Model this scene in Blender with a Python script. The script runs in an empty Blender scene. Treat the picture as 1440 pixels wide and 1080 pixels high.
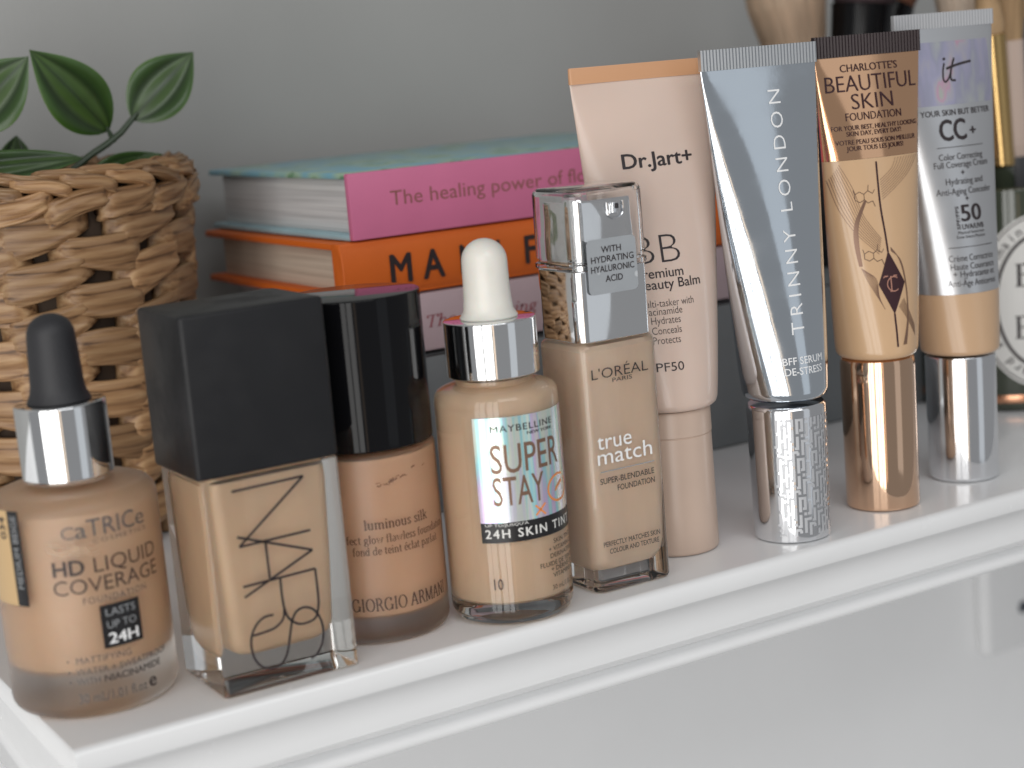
import bpy, bmesh, math, random
from mathutils import Vector, Matrix, noise
rad = math.radians
sc = bpy.context.scene
C = sc.collection

# ------------------------------------------------------------------ camera, world, lamps, exposure
cam_d = bpy.data.cameras.new('camera')
cam = bpy.data.objects.new('camera', cam_d); C.objects.link(cam)
cam.matrix_world = Matrix(((0.8525, 0.1633, -0.4965, -0.1363),
                           (-0.5162, 0.1141, -0.8488, -0.3837),
                           (-0.0820, 0.9799, 0.1816, 0.1465),
                           (0, 0, 0, 1)))
cam_d.sensor_width = 36; cam_d.lens = 60.425
cam_d.clip_start = 0.01; cam_d.clip_end = 20
cam_d.dof.use_dof = True; cam_d.dof.focus_distance = 0.492; cam_d.dof.aperture_fstop = 11.0
sc.camera = cam

world = bpy.data.worlds.new('World'); sc.world = world; world.use_nodes = True
bg = world.node_tree.nodes['Background']
bg.inputs[0].default_value = (0.97, 0.98, 1.0, 1); bg.inputs[1].default_value = 0.25

def area(name, loc, target, sx, sy, power, color):
    d = bpy.data.lights.new(name, 'AREA'); d.shape = 'RECTANGLE'; d.size = sx; d.size_y = sy
    d.energy = power; d.color = color
    o = bpy.data.objects.new(name, d); C.objects.link(o); o.location = loc
    o.rotation_euler = (Vector(target) - Vector(loc)).to_track_quat('-Z', 'Y').to_euler()
    return o
# tall window left of the camera, split to stripe chrome, plus three added lights
area('window_light', (-1.537, -0.703, 0.12), (0.12, 0.0, 0.12), 0.25, 2.1, 4.6, (1.0, 0.985, 0.96))
area('window_light', (-1.390, -0.980, 0.12), (0.12, 0.0, 0.12), 0.3, 2.1, 5.6, (1.0, 0.985, 0.96))
area('window_light', (-1.119, -1.306, 0.12), (0.12, 0.0, 0.12), 0.32, 2.1, 6.6, (1.0, 0.985, 0.96))
area('window_light', (-0.847, -1.518, 0.12), (0.12, 0.0, 0.12), 0.26, 2.1, 5.8, (1.0, 0.985, 0.96))
area('warm_stripe_light', (-0.598, -1.651, -0.1), (0.12, 0.0, -0.1), 0.10, 1.5, 0.45, (1.0, 0.72, 0.48))  # added strip light, puts a warm stripe in the chrome
area('side_reflection_light', (0.823, -1.657, 0.25), (0.15, 0.0, 0.25), 0.60, 1.9, 1.05, (0.86, 0.93, 1.0))  # added panel light, gives the metal tubes and caps something pale to reflect
area('high_fill_light', (-0.05, -1.55, 1.35), (0.12, 0.0, 0.02), 1.2, 0.8, 8.0, (0.97, 0.985, 1.0))  # added soft fill from high in front, brightens shelf front and top

sc.view_settings.view_transform = 'Standard'; sc.view_settings.look = 'None'
sc.view_settings.exposure = 0.10; sc.view_settings.gamma = 1.0; sc.view_settings.use_curve_mapping = False
sc.cycles.use_denoising = True
sc.cycles.max_bounces = 16; sc.cycles.transmission_bounces = 14; sc.cycles.glossy_bounces = 8
sc.cycles.transparent_max_bounces = 16; sc.cycles.sample_clamp_indirect = 5.0

# ------------------------------------------------------------------ materials
def mat(name, col, rough=0.5, metal=0.0, trans=0.0, ior=1.5, coat=0.0, coat_rough=0.05, sss=0.0, spec=0.5,
        var=0.0, vscale=200, bump=0.0, bscale=400, stretch=(1, 1, 1), smudge=0.0):
    m = bpy.data.materials.new(name); m.use_nodes = True
    nt = m.node_tree; b = nt.nodes['Principled BSDF']
    b.inputs['Base Color'].default_value = (*col, 1); b.inputs['Roughness'].default_value = rough
    b.inputs['Metallic'].default_value = metal; b.inputs['Transmission Weight'].default_value = trans
    b.inputs['IOR'].default_value = ior; b.inputs['Coat Weight'].default_value = coat
    b.inputs['Coat Roughness'].default_value = coat_rough
    b.inputs['Specular IOR Level'].default_value = spec
    if sss:
        b.inputs['Subsurface Weight'].default_value = sss; b.inputs['Subsurface Radius'].default_value = (1, .5, .3)
        b.inputs['Subsurface Scale'].default_value = 0.002
    if var or bump or smudge:
        tc = nt.nodes.new('ShaderNodeTexCoord'); mp = nt.nodes.new('ShaderNodeMapping')
        mp.inputs['Scale'].default_value = stretch
        nt.links.new(tc.outputs['Object'], mp.inputs['Vector'])
    if var:
        n = nt.nodes.new('ShaderNodeTexNoise'); n.inputs['Scale'].default_value = vscale; n.inputs['Detail'].default_value = 5
        nt.links.new(mp.outputs[0], n.inputs['Vector'])
        r = nt.nodes.new('ShaderNodeValToRGB'); r.color_ramp.elements[0].position = .3; r.color_ramp.elements[1].position = .7
        r.color_ramp.elements[0].color = (*[c * (1 - var) for c in col], 1)
        r.color_ramp.elements[1].color = (*[min(1, c * (1 + var)) for c in col], 1)
        nt.links.new(n.outputs['Fac'], r.inputs[0]); nt.links.new(r.outputs[0], b.inputs['Base Color'])
    if bump:
        n = nt.nodes.new('ShaderNodeTexNoise'); n.inputs['Scale'].default_value = bscale; n.inputs['Detail'].default_value = 6
        nt.links.new(mp.outputs[0], n.inputs['Vector'])
        bp = nt.nodes.new('ShaderNodeBump'); bp.inputs['Strength'].default_value = bump; bp.inputs['Distance'].default_value = 0.0004
        nt.links.new(n.outputs['Fac'], bp.inputs['Height']); nt.links.new(bp.outputs[0], b.inputs['Normal'])
    if smudge:
        n = nt.nodes.new('ShaderNodeTexNoise'); n.inputs['Scale'].default_value = 90; n.inputs['Detail'].default_value = 4
        nt.links.new(mp.outputs[0], n.inputs['Vector'])
        mr = nt.nodes.new('ShaderNodeMapRange'); mr.inputs['From Min'].default_value = .45; mr.inputs['From Max'].default_value = .75
        mr.inputs['To Min'].default_value = rough; mr.inputs['To Max'].default_value = rough + smudge
        nt.links.new(n.outputs['Fac'], mr.inputs['Value']); nt.links.new(mr.outputs[0], b.inputs['Roughness'])
    return m

def ramp_mat(name, stops, scale, coords='Object', detail=3, rough=.5, metal=0, stretch=(1, 1, 1), interp='LINEAR', bump=0, voronoi=False, coat=0):
    m = mat(name, (1, 1, 1), rough, metal, coat=coat); nt = m.node_tree; b = nt.nodes['Principled BSDF']
    tc = nt.nodes.new('ShaderNodeTexCoord'); mp = nt.nodes.new('ShaderNodeMapping'); mp.inputs['Scale'].default_value = stretch
    nt.links.new(tc.outputs[coords], mp.inputs['Vector'])
    n = nt.nodes.new('ShaderNodeTexVoronoi' if voronoi else 'ShaderNodeTexNoise'); n.inputs['Scale'].default_value = scale
    n.inputs['Detail'].default_value = detail
    nt.links.new(mp.outputs[0], n.inputs['Vector'])
    r = nt.nodes.new('ShaderNodeValToRGB'); cr = r.color_ramp; cr.interpolation = interp
    while len(cr.elements) < len(stops): cr.elements.new(.5)
    for e, (p, c) in zip(cr.elements, stops): e.position = p; e.color = (*c, 1)
    nt.links.new(n.outputs[0], r.inputs[0]); nt.links.new(r.outputs[0], b.inputs['Base Color'])
    if bump:
        bp = nt.nodes.new('ShaderNodeBump'); bp.inputs['Strength'].default_value = bump; bp.inputs['Distance'].default_value = 0.0006
        nt.links.new(n.outputs[0], bp.inputs['Height']); nt.links.new(bp.outputs[0], b.inputs['Normal'])
    return m

M = {}
M['wall_up'] = mat('wall_shade_grey', (.37, .37, .36), .85, var=.05, vscale=9, bump=.25, bscale=500)  # shade over the upper wall is put into this greyer colour
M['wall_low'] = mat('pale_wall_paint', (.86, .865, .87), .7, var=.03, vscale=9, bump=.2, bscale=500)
M['shelf'] = mat('white_shelf_paint', (.80, .805, .81), .22, coat=.3, coat_rough=.12, var=.02, vscale=24, bump=.035, bscale=90, smudge=.06)
M['glass'] = mat('clear_glass', (.97, .985, .975), .015, trans=1, ior=1.5)
M['plastic_clear'] = mat('clear_plastic', (.985, .985, .985), .03, trans=1, ior=1.42)
M['frost'] = mat('frosted_glass', (.93, .90, .87), .42, trans=1, ior=1.45, bump=.1, bscale=2500)
M['chrome'] = mat('chrome', (.86, .87, .88), .045, 1, smudge=.05)
M['chrome_soft'] = mat('brushed_chrome', (.82, .83, .85), .09, 1, smudge=.06)
M['black_matte'] = mat('matte_black_plastic', (.010, .010, .0115), .42, spec=.4, smudge=.22, var=.15, vscale=60, bump=.08, bscale=3000)
M['rubber_black'] = mat('black_rubber', (.022, .022, .025), .55, bump=.2, bscale=1500)
M['rubber_white'] = mat('white_rubber', (.80, .775, .71), .38, sss=.3, var=.05, vscale=90, coat=.15)
M['black_gloss'] = mat('gloss_black_plastic', (.005, .005, .006), .07, spec=.22, smudge=.06)
M['ferrule_black'] = mat('black_lacquer', (.004, .004, .005), .25, spec=.25)
M['ink'] = mat('dark_print', (.028, .02, .022), .45)
M['ink_brown'] = mat('brown_print', (.09, .05, .035), .4)
M['ink_grey'] = mat('grey_print', (.10, .10, .105), .45)
M['ink_white'] = mat('white_print', (.86, .86, .86), .4)
M['ink_silver'] = mat('silver_print', (.30, .31, .32), .35)
M['ink_bronze'] = mat('bronze_print', (.24, .14, .095), .35, .4)
M['ink_orange'] = mat('orange_print', (.85, .28, .07), .4)
M['ink_plum'] = mat('plum_print', (.035, .008, .012), .45)
M['ink_rose'] = mat('rose_print', (.55, .27, .2), .35, .5)
M['label_black'] = mat('black_label', (.012, .011, .012), .35)
M['label_tan'] = mat('tan_sticker', (.62, .42, .21), .5)
def liquid(n, c): return mat(n, c, .35, sss=.25, var=.06, vscale=60, stretch=(1.6, 1.6, .45))
M['liq_cat'] = liquid('foundation_warm', (.82, .555, .36))
M['liq_nars'] = liquid('foundation_sand', (.84, .59, .39))
M['liq_ga'] = liquid('foundation_peach', (.79, .495, .315))
M['liq_may'] = liquid('foundation_beige', (.88, .635, .44))
M['liq_lo'] = liquid('foundation_rosy', (.88, .67, .51))
M['jar_pink'] = mat('blush_plastic', (.67, .52, .44), .32, sss=.15, coat=.2, var=.02, vscale=60)
M['jar_cap'] = mat('blush_cap_plastic', (.58, .44, .355), .36, coat=.1, var=.03, vscale=60)
M['jar_orange'] = mat('peach_seal', (.60, .32, .17), .4)
M['foil'] = mat('silver_blue_foil', (.72, .78, .84), .10, 1, smudge=.10, bump=.35, bscale=45)
M['foil_crimp'] = mat('silver_crimp', (.60, .63, .66), .34, 1)
M['gold'] = mat('rose_gold_foil', (.93, .56, .34), .10, 1, smudge=.04)
M['gold_cap'] = mat('rose_gold_cap', (.78, .53, .37), .07, 1, smudge=.05)
M['plum_crimp'] = mat('plum_crimp_foil', (.020, .010, .012), .3, .2)
M['beige_tube'] = mat('beige_tube_plastic', (.62, .405, .235), .22, coat=.4, coat_rough=.08, var=.02, vscale=40)
M['beige_tube2'] = mat('honey_tube_plastic', (.56, .37, .225), .28, coat=.3, coat_rough=.1, var=.02, vscale=40)
M['satin'] = mat('satin_silver', (.62, .63, .65), .30, .8, smudge=.05)
M['satin_crimp'] = mat('satin_silver_crimp', (.64, .65, .67), .34, .7)
M['holo'] = ramp_mat('holographic_foil', [(.25, (.55, .8, .74)), (.38, (.75, .74, .86)), (.46, (.80, .86, .74)), (.53, (.40, .78, .82)), (.60, (.72, .56, .82)), (.70, (.85, .84, .80)), (.8, (.5, .72, .84))],
                     150, stretch=(2.6, 1, .12), detail=1.5, rough=.25, metal=.65)
M['holo2'] = ramp_mat('holographic_window', [(.30, (.52, .54, .55)), (.44, (.42, .42, .54)), (.52, (.46, .45, .60)), (.62, (.52, .50, .56)), (.68, (.64, .40, .52)), (.76, (.52, .54, .50))],
                      85, stretch=(2, 1, .7), detail=2, rough=.3, metal=.6)
M['sticker'] = ramp_mat('bubble_sticker', [(.0, (.58, .60, .62)), (.16, (.50, .52, .54)), (.22, (.34, .36, .38)), (1, (.36, .38, .40))], 240, voronoi=True, detail=0, rough=.4)
M['straw'] = ramp_mat('dried_straw', [(.30, (.10, .050, .022)), (.40, (.27, .145, .066)), (.55, (.38, .225, .11)), (.78, (.50, .33, .18))], 480, stretch=(.022, .8, 1.0), detail=5, rough=.45, bump=.9)
_nt = M['straw'].node_tree; _b = _nt.nodes['Principled BSDF']; _src = _b.inputs['Base Color'].links[0].from_socket
_oi = _nt.nodes.new('ShaderNodeObjectInfo'); _h = _nt.nodes.new('ShaderNodeHueSaturation')
_mr = _nt.nodes.new('ShaderNodeMapRange'); _mr.inputs['To Min'].default_value = .68; _mr.inputs['To Max'].default_value = 1.15
_nt.links.new(_oi.outputs['Random'], _mr.inputs['Value']); _nt.links.new(_mr.outputs[0], _h.inputs['Value'])
_nt.links.new(_src, _h.inputs['Color']); _nt.links.new(_h.outputs[0], _b.inputs['Base Color'])
M['straw_gap_shade'] = mat('basket_gap_shade', (.055, .035, .022), .8, var=.3, vscale=80)  # inner wall coloured dark so the gaps between strands look shaded
M['soil'] = mat('dark_filler', (.03, .028, .024), .9, var=.4, vscale=150, bump=.8, bscale=200)
M['stem'] = mat('plant_stem', (.035, .055, .028), .45)
M['spine_pink'] = mat('pink_cloth', (.64, .175, .32), .5, var=.03, vscale=60)
M['orange'] = mat('orange_cloth', (.68, .135, .012), .55, var=.04, vscale=50, bump=.2, bscale=1800)
M['pale'] = mat('pale_pink_cover', (.52, .40, .43), .45, var=.03, vscale=30)
M['slate'] = mat('slate_cloth', (.19, .205, .215), .55, var=.08, vscale=40, bump=.2, bscale=1500)
M['floral'] = ramp_mat('floral_cover', [(.0, (.55, .08, .25)), (.10, (.50, .34, .38)), (.16, (.05, .25, .33)), (.30, (.24, .46, .52)), (.42, (.10, .24, .12)), (.54, (.34, .48, .36)), (.72, (.28, .45, .42)), (1, (.20, .42, .52))], 65, voronoi=True, detail=1, rough=.3)
M['cover_blue'] = mat('pale_blue_cover', (.34, .52, .58), .35, var=.12, vscale=60)
M['pages'] = ramp_mat('page_edges', [(.3, (.46, .45, .45)), (.5, (.60, .59, .59)), (.7, (.68, .67, .66))], 30, stretch=(.3, .3, 45), detail=2, rough=.8, bump=.3)
M['pages_cream'] = ramp_mat('cream_page_edges', [(.3, (.46, .38, .30)), (.5, (.58, .49, .39)), (.7, (.64, .55, .45))], 30, stretch=(.3, .3, 45), detail=2, rough=.8, bump=.3)
M['title_olive'] = mat('mauve_brown_print', (.30, .115, .10), .5)
M['title_red'] = mat('dusty_red_print', (.36, .12, .14), .5)
M['jar_green'] = mat('smoky_green_glass', (.05, .06, .04), .05, coat=.5, var=.1, vscale=30)
M['label_cream'] = mat('cream_label', (.76, .75, .72), .55)
M['gold_metal'] = mat('yellow_gold', (.62, .42, .18), .14, 1)
M['copper_glint'] = mat('copper_glint', (.7, .36, .22), .2, 1)
M['bristle_beige'] = mat('beige_bristle', (.60, .44, .31), .7, var=.15, vscale=300, bump=.5, bscale=900, stretch=(1, 1, .1))
M['bristle_plum'] = mat('dark_plum_bristle', (.06, .035, .038), .75, var=.3, vscale=300, bump=.5, bscale=900, stretch=(1, 1, .1))
M['bristle_cream'] = mat('cream_bristle', (.68, .56, .45), .7, var=.12, vscale=300, bump=.5, bscale=900, stretch=(1, 1, .1))
M['bristle_tan'] = mat('tan_bristle', (.46, .30, .16), .7, var=.15, vscale=300, bump=.5, bscale=900, stretch=(1, 1, .1))
M['bristle_rust'] = mat('rust_bristle', (.16, .06, .03), .7, var=.2, vscale=300)
M['handle_grey'] = mat('grey_handle', (.07, .07, .075), .4)
M['handle_blush'] = mat('blush_handle', (.58, .45, .38), .4)
M['screw'] = mat('dark_steel', (.06, .07, .09), .4, .8)

def leaf_mat():
    m = mat('glossy_leaf', (.03, .075, .02), .38, coat=.2, coat_rough=.2); nt = m.node_tree; b = nt.nodes['Principled BSDF']
    uv = nt.nodes.new('ShaderNodeTexCoord'); sp = nt.nodes.new('ShaderNodeSeparateXYZ'); nt.links.new(uv.outputs['UV'], sp.inputs[0])
    # u runs across the blade: dark vein lines, lighter yellow-green margin
    r = nt.nodes.new('ShaderNodeValToRGB'); cr = r.color_ramp
    for p, c in ((.012, (.07, .14, .022)), (.03, (.042, .10, .016)), (.25, (.014, .034, .007)), (.36, (.05, .10, .018)), (.47, (.030, .065, .012)), (.5, (.012, .030, .006)), (.53, (.030, .065, .012)), (.64, (.05, .10, .018)), (.75, (.014, .034, .007)), (.97, (.042, .10, .016))):
        e = cr.elements.new(p); e.color = (*c, 1)
    cr.elements[0].color = (.08, .16, .025, 1); cr.elements[-1].color = (.08, .16, .025, 1)
    nt.links.new(sp.outputs[0], r.inputs[0])
    n = nt.nodes.new('ShaderNodeTexNoise'); n.inputs['Scale'].default_value = 120; nt.links.new(uv.outputs['Object'], n.inputs['Vector'])
    mx = nt.nodes.new('ShaderNodeMixRGB'); mx.blend_type = 'MULTIPLY'; mx.inputs[0].default_value = .6
    nt.links.new(r.outputs[0], mx.inputs[1]); nt.links.new(n.outputs['Fac'], mx.inputs[2])
    g = nt.nodes.new('ShaderNodeMixRGB'); g.blend_type = 'ADD'; g.inputs[0].default_value = .25
    nt.links.new(mx.outputs[0], g.inputs[1]); nt.links.new(r.outputs[0], g.inputs[2])
    nt.links.new(g.outputs[0], b.inputs['Base Color'])
    return m
M['leaf'] = leaf_mat()

# ------------------------------------------------------------------ helpers
def obj(name, bm, m, parent=None, smooth=40):
    me = bpy.data.meshes.new(name); bm.normal_update(); bm.to_mesh(me); bm.free()
    me.materials.append(M[m] if isinstance(m, str) else m)
    if smooth:
        me.polygons.foreach_set('use_smooth', [True] * len(me.polygons))
        me.set_sharp_from_angle(angle=rad(smooth))
    o = bpy.data.objects.new(name, me); C.objects.link(o); o.parent = parent
    return o

def thing(name, label, cat, loc=(0, 0, 0), rz=0, group=None):
    o = bpy.data.objects.new(name, None); C.objects.link(o); o.empty_display_size = .02
    o.location = loc; o.rotation_euler = (0, 0, rad(rz)); o['label'] = label; o['category'] = cat
    if group: o['group'] = group
    return o

def lathe(prof, seg=72, bm=None):
    bm = bm or bmesh.new(); rings = []
    for r, z in prof:
        if r < 1e-7: rings.append([bm.verts.new((0, 0, z))])
        else: rings.append([bm.verts.new((r * math.sin(2 * math.pi * k / seg), -r * math.cos(2 * math.pi * k / seg), z)) for k in range(seg)])
    for a, b in zip(rings, rings[1:]):
        for k in range(seg):
            j = (k + 1) % seg
            if len(a) == 1 and len(b) == 1: continue
            if len(a) == 1: bm.faces.new((a[0], b[j], b[k]))
            elif len(b) == 1: bm.faces.new((a[k], a[j], b[0]))
            else: bm.faces.new((a[k], a[j], b[j], b[k]))
    bmesh.ops.recalc_face_normals(bm, faces=bm.faces)
    return bm

def rnd(r, z0, z1, e, top=True, bot=True, n=4):
    """profile of a cylinder with rounded rims"""
    p = [(0, z0)]
    if bot: p += [(r - e + e * math.sin(a), z0 + e - e * math.cos(a)) for a in [k * math.pi / 2 / n for k in range(n + 1)]]
    else: p += [(r, z0)]
    if top: p += [(r - e + e * math.cos(a), z1 - e + e * math.sin(a)) for a in [k * math.pi / 2 / n for k in range(n + 1)]]
    else: p += [(r, z1)]
    return p + [(0, z1)]

def rring(hw, hd, cr, z, n=6, cx=0, cy=0):
    cr = min(cr, hw, hd); pts = []
    for qx, qy, a0 in ((1, -1, -90), (1, 1, 0), (-1, 1, 90), (-1, -1, 180)):
        for k in range(n + 1):
            a = rad(a0 + 90 * k / n)
            pts.append((cx + qx * (hw - cr) + cr * math.cos(a), cy + qy * (hd - cr) + cr * math.sin(a), z))
    return pts

def loft(rings, bm=None, cap=True, flip=False):
    bm = bm or bmesh.new(); vs = [[bm.verts.new(p) for p in r] for r in rings]; n = len(vs[0])
    for a, b in zip(vs, vs[1:]):
        for k in range(n):
            bm.faces.new((a[k], a[(k + 1) % n], b[(k + 1) % n], b[k]))
    if cap:
        bm.faces.new(list(reversed(vs[0]))); bm.faces.new(vs[-1])
    bmesh.ops.recalc_face_normals(bm, faces=bm.faces)
    if flip: bmesh.ops.reverse_faces(bm, faces=bm.faces)
    return bm

def rbox(hw, hd, cr, z0, z1, e=.0004, n=6, cx=0, cy=0, bm=None):
    """upright rounded block with eased top and bottom edges"""
    rs = []
    for t in (0, .35, .7, 1): rs.append(rring(hw - e * (1 - math.sin(t * math.pi / 2)), hd - e * (1 - math.sin(t * math.pi / 2)), cr, z0 + e * (1 - math.cos(t * math.pi / 2)), n, cx, cy))
    for t in (1, .7, .35, 0): rs.append(rring(hw - e * (1 - math.sin(t * math.pi / 2)), hd - e * (1 - math.sin(t * math.pi / 2)), cr, z1 - e * (1 - math.cos(t * math.pi / 2)), n, cx, cy))
    return loft(rs, bm)

def tube_along(pts, radii, seg=10, bm=None, cap=True):
    bm = bm or bmesh.new(); pts = [Vector(p) for p in pts]; rings = []
    for i, p in enumerate(pts):
        t = (pts[min(i + 1, len(pts) - 1)] - pts[max(i - 1, 0)]).normalized()
        u = t.cross(Vector((0.13, 1, 0.21))).normalized(); v = t.cross(u)
        r = radii[i] if hasattr(radii, '__len__') else radii
        rings.append([p + (u * math.cos(2 * math.pi * k / seg) + v * math.sin(2 * math.pi * k / seg)) * r for k in range(seg)])
    return loft(rings, bm, cap)

# ---- flat print: text, ribbons and patches laid on a surface given by a function (u, v, offset) -> point
_capH = []
def text_mesh(s, weight=0.0, spacing=1.0, shear=0.0):
    c = bpy.data.curves.new('t', 'FONT'); c.body = s; c.size = 1; c.offset = weight; c.space_character = spacing; c.shear = shear
    c.resolution_u = 3
    o = bpy.data.objects.new('t', c); C.objects.link(o)
    dg = bpy.context.evaluated_depsgraph_get(); dg.update()
    me = bpy.data.meshes.new_from_object(o.evaluated_get(dg))
    bpy.data.objects.remove(o); bpy.data.curves.remove(c)
    bm = bmesh.new(); bm.from_mesh(me); bpy.data.meshes.remove(me)
    return bm
def cap_height():
    if not _capH:
        bm = text_mesh('H'); _capH.append(max(v.co.y for v in bm.verts) - min(v.co.y for v in bm.verts)); bm.free()
    return _capH[0]
def slice_u(bm, step):
    lo = min(v.co.x for v in bm.verts); hi = max(v.co.x for v in bm.verts); x = lo + step
    while x < hi:
        bmesh.ops.bisect_plane(bm, geom=bm.verts[:] + bm.edges[:] + bm.faces[:], plane_co=(x, 0, 0), plane_no=(1, 0, 0)); x += step
def slice_v(bm, step):
    lo = min(v.co.y for v in bm.verts); hi = max(v.co.y for v in bm.verts); y = lo + step
    while y < hi:
        bmesh.ops.bisect_plane(bm, geom=bm.verts[:] + bm.edges[:] + bm.faces[:], plane_co=(0, y, 0), plane_no=(0, 1, 0)); y += step
def lay(bm, surf, off, name, m, parent, cut=0):
    if cut: slice_u(bm, cut)
    for v in bm.verts: v.co = Vector(surf(v.co.x, v.co.y, off + v.co.z))
    return obj(name, bm, m, parent, smooth=0)
def text(s, u0, u1, v, h, surf, parent, m='ink', weight=0.0, spacing=1.0, off=.00010, vertical=False, shear=0.0, serif=False, cut=None):
    bm = serif_mesh(s, shear) if serif else text_mesh(s, min(weight, 0), spacing, shear)
    if not bm.verts: return
    if weight > .003 and not serif:      # heavier letters: overlapping copies a hair apart
        src = bpy.data.meshes.new('tmp'); bm.to_mesh(src); n0 = len(bm.verts)
        for k, dxy in enumerate(((-1, 0), (1, 0), (0, .6), (0, -.6))):
            bm.from_mesh(src); bm.verts.ensure_lookup_table()
            for q in bm.verts[n0 * (k + 1):]: q.co += Vector((dxy[0] * weight, dxy[1] * weight, (k + 1) * 4e-6))
        bpy.data.meshes.remove(src)
    lo = min(q.co.x for q in bm.verts); hi = max(q.co.x for q in bm.verts)
    ch = .70 if serif else cap_height()
    for q in bm.verts:
        x = u0 + (q.co.x - lo) / (hi - lo) * (u1 - u0); y = q.co.y / ch * h
        q.co = (x, v + y, q.co.z) if not vertical else (-y, x, q.co.z)
    if vertical:
        for q in bm.verts: q.co.x += v(q.co.y) if callable(v) else v
    if cut is None: cut = .0012 if h > .003 else 0
    return lay(bm, surf, off, 'lettering', m, parent, cut)
def ribbon(bm, pts, w, wy=None):
    """stroke a polyline with a (possibly elliptical) pen"""
    wy = w if wy is None else wy; L = []; R = []
    P = [Vector((p[0], p[1], 0)) for p in pts]
    for i, p in enumerate(P):
        t = P[min(i + 1, len(P) - 1)] - P[max(i - 1, 0)]
        if t.length < 1e-9: t = Vector((1, 0, 0))
        t.normalize(); n = Vector((-t.y, t.x, 0)); hw = math.hypot(w * n.x, wy * n.y) / 2
        k = 1.0
        if 0 < i < len(P) - 1:
            a = (P[i] - P[i - 1]).normalized(); k = 1 / max(.35, abs(n.dot(Vector((-a.y, a.x, 0)))))
        L.append(bm.verts.new(p + n * hw * k)); R.append(bm.verts.new(p - n * hw * k))
    for i in range(len(P) - 1):
        bm.faces.new((R[i], R[i + 1], L[i + 1], L[i]))
    return bm
def smooth_path(pts, n=6):
    out = []; P = [Vector((p[0], p[1], 0)) for p in pts]
    for i in range(len(P) - 1):
        p0, p1, p2, p3 = P[max(i - 1, 0)], P[i], P[i + 1], P[min(i + 2, len(P) - 1)]
        for k in range(n):
            t = k / n
            q = .5 * (2 * p1 + (p2 - p0) * t + (2 * p0 - 5 * p1 + 4 * p2 - p3) * t * t + (3 * p1 - p0 - 3 * p2 + p3) * t ** 3)
            out.append((q.x, q.y))
    return out + [(P[-1].x, P[-1].y)]
def arc(cx, cy, rx, ry, a0, a1, n=12):
    return [(cx + rx * math.cos(rad(a0 + (a1 - a0) * k / n)), cy + ry * math.sin(rad(a0 + (a1 - a0) * k / n))) for k in range(n + 1)]
def patch(u0, u1, v0, v1, nu=24, nv=2, bm=None):
    bm = bm or bmesh.new()
    g = [[bm.verts.new((u0 + (u1 - u0) * i / nu, v0 + (v1 - v0) * j / nv, 0)) for i in range(nu + 1)] for j in range(nv + 1)]
    for j in range(nv):
        for i in range(nu): bm.faces.new((g[j][i], g[j][i + 1], g[j + 1][i + 1], g[j + 1][i]))
    return bm

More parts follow.
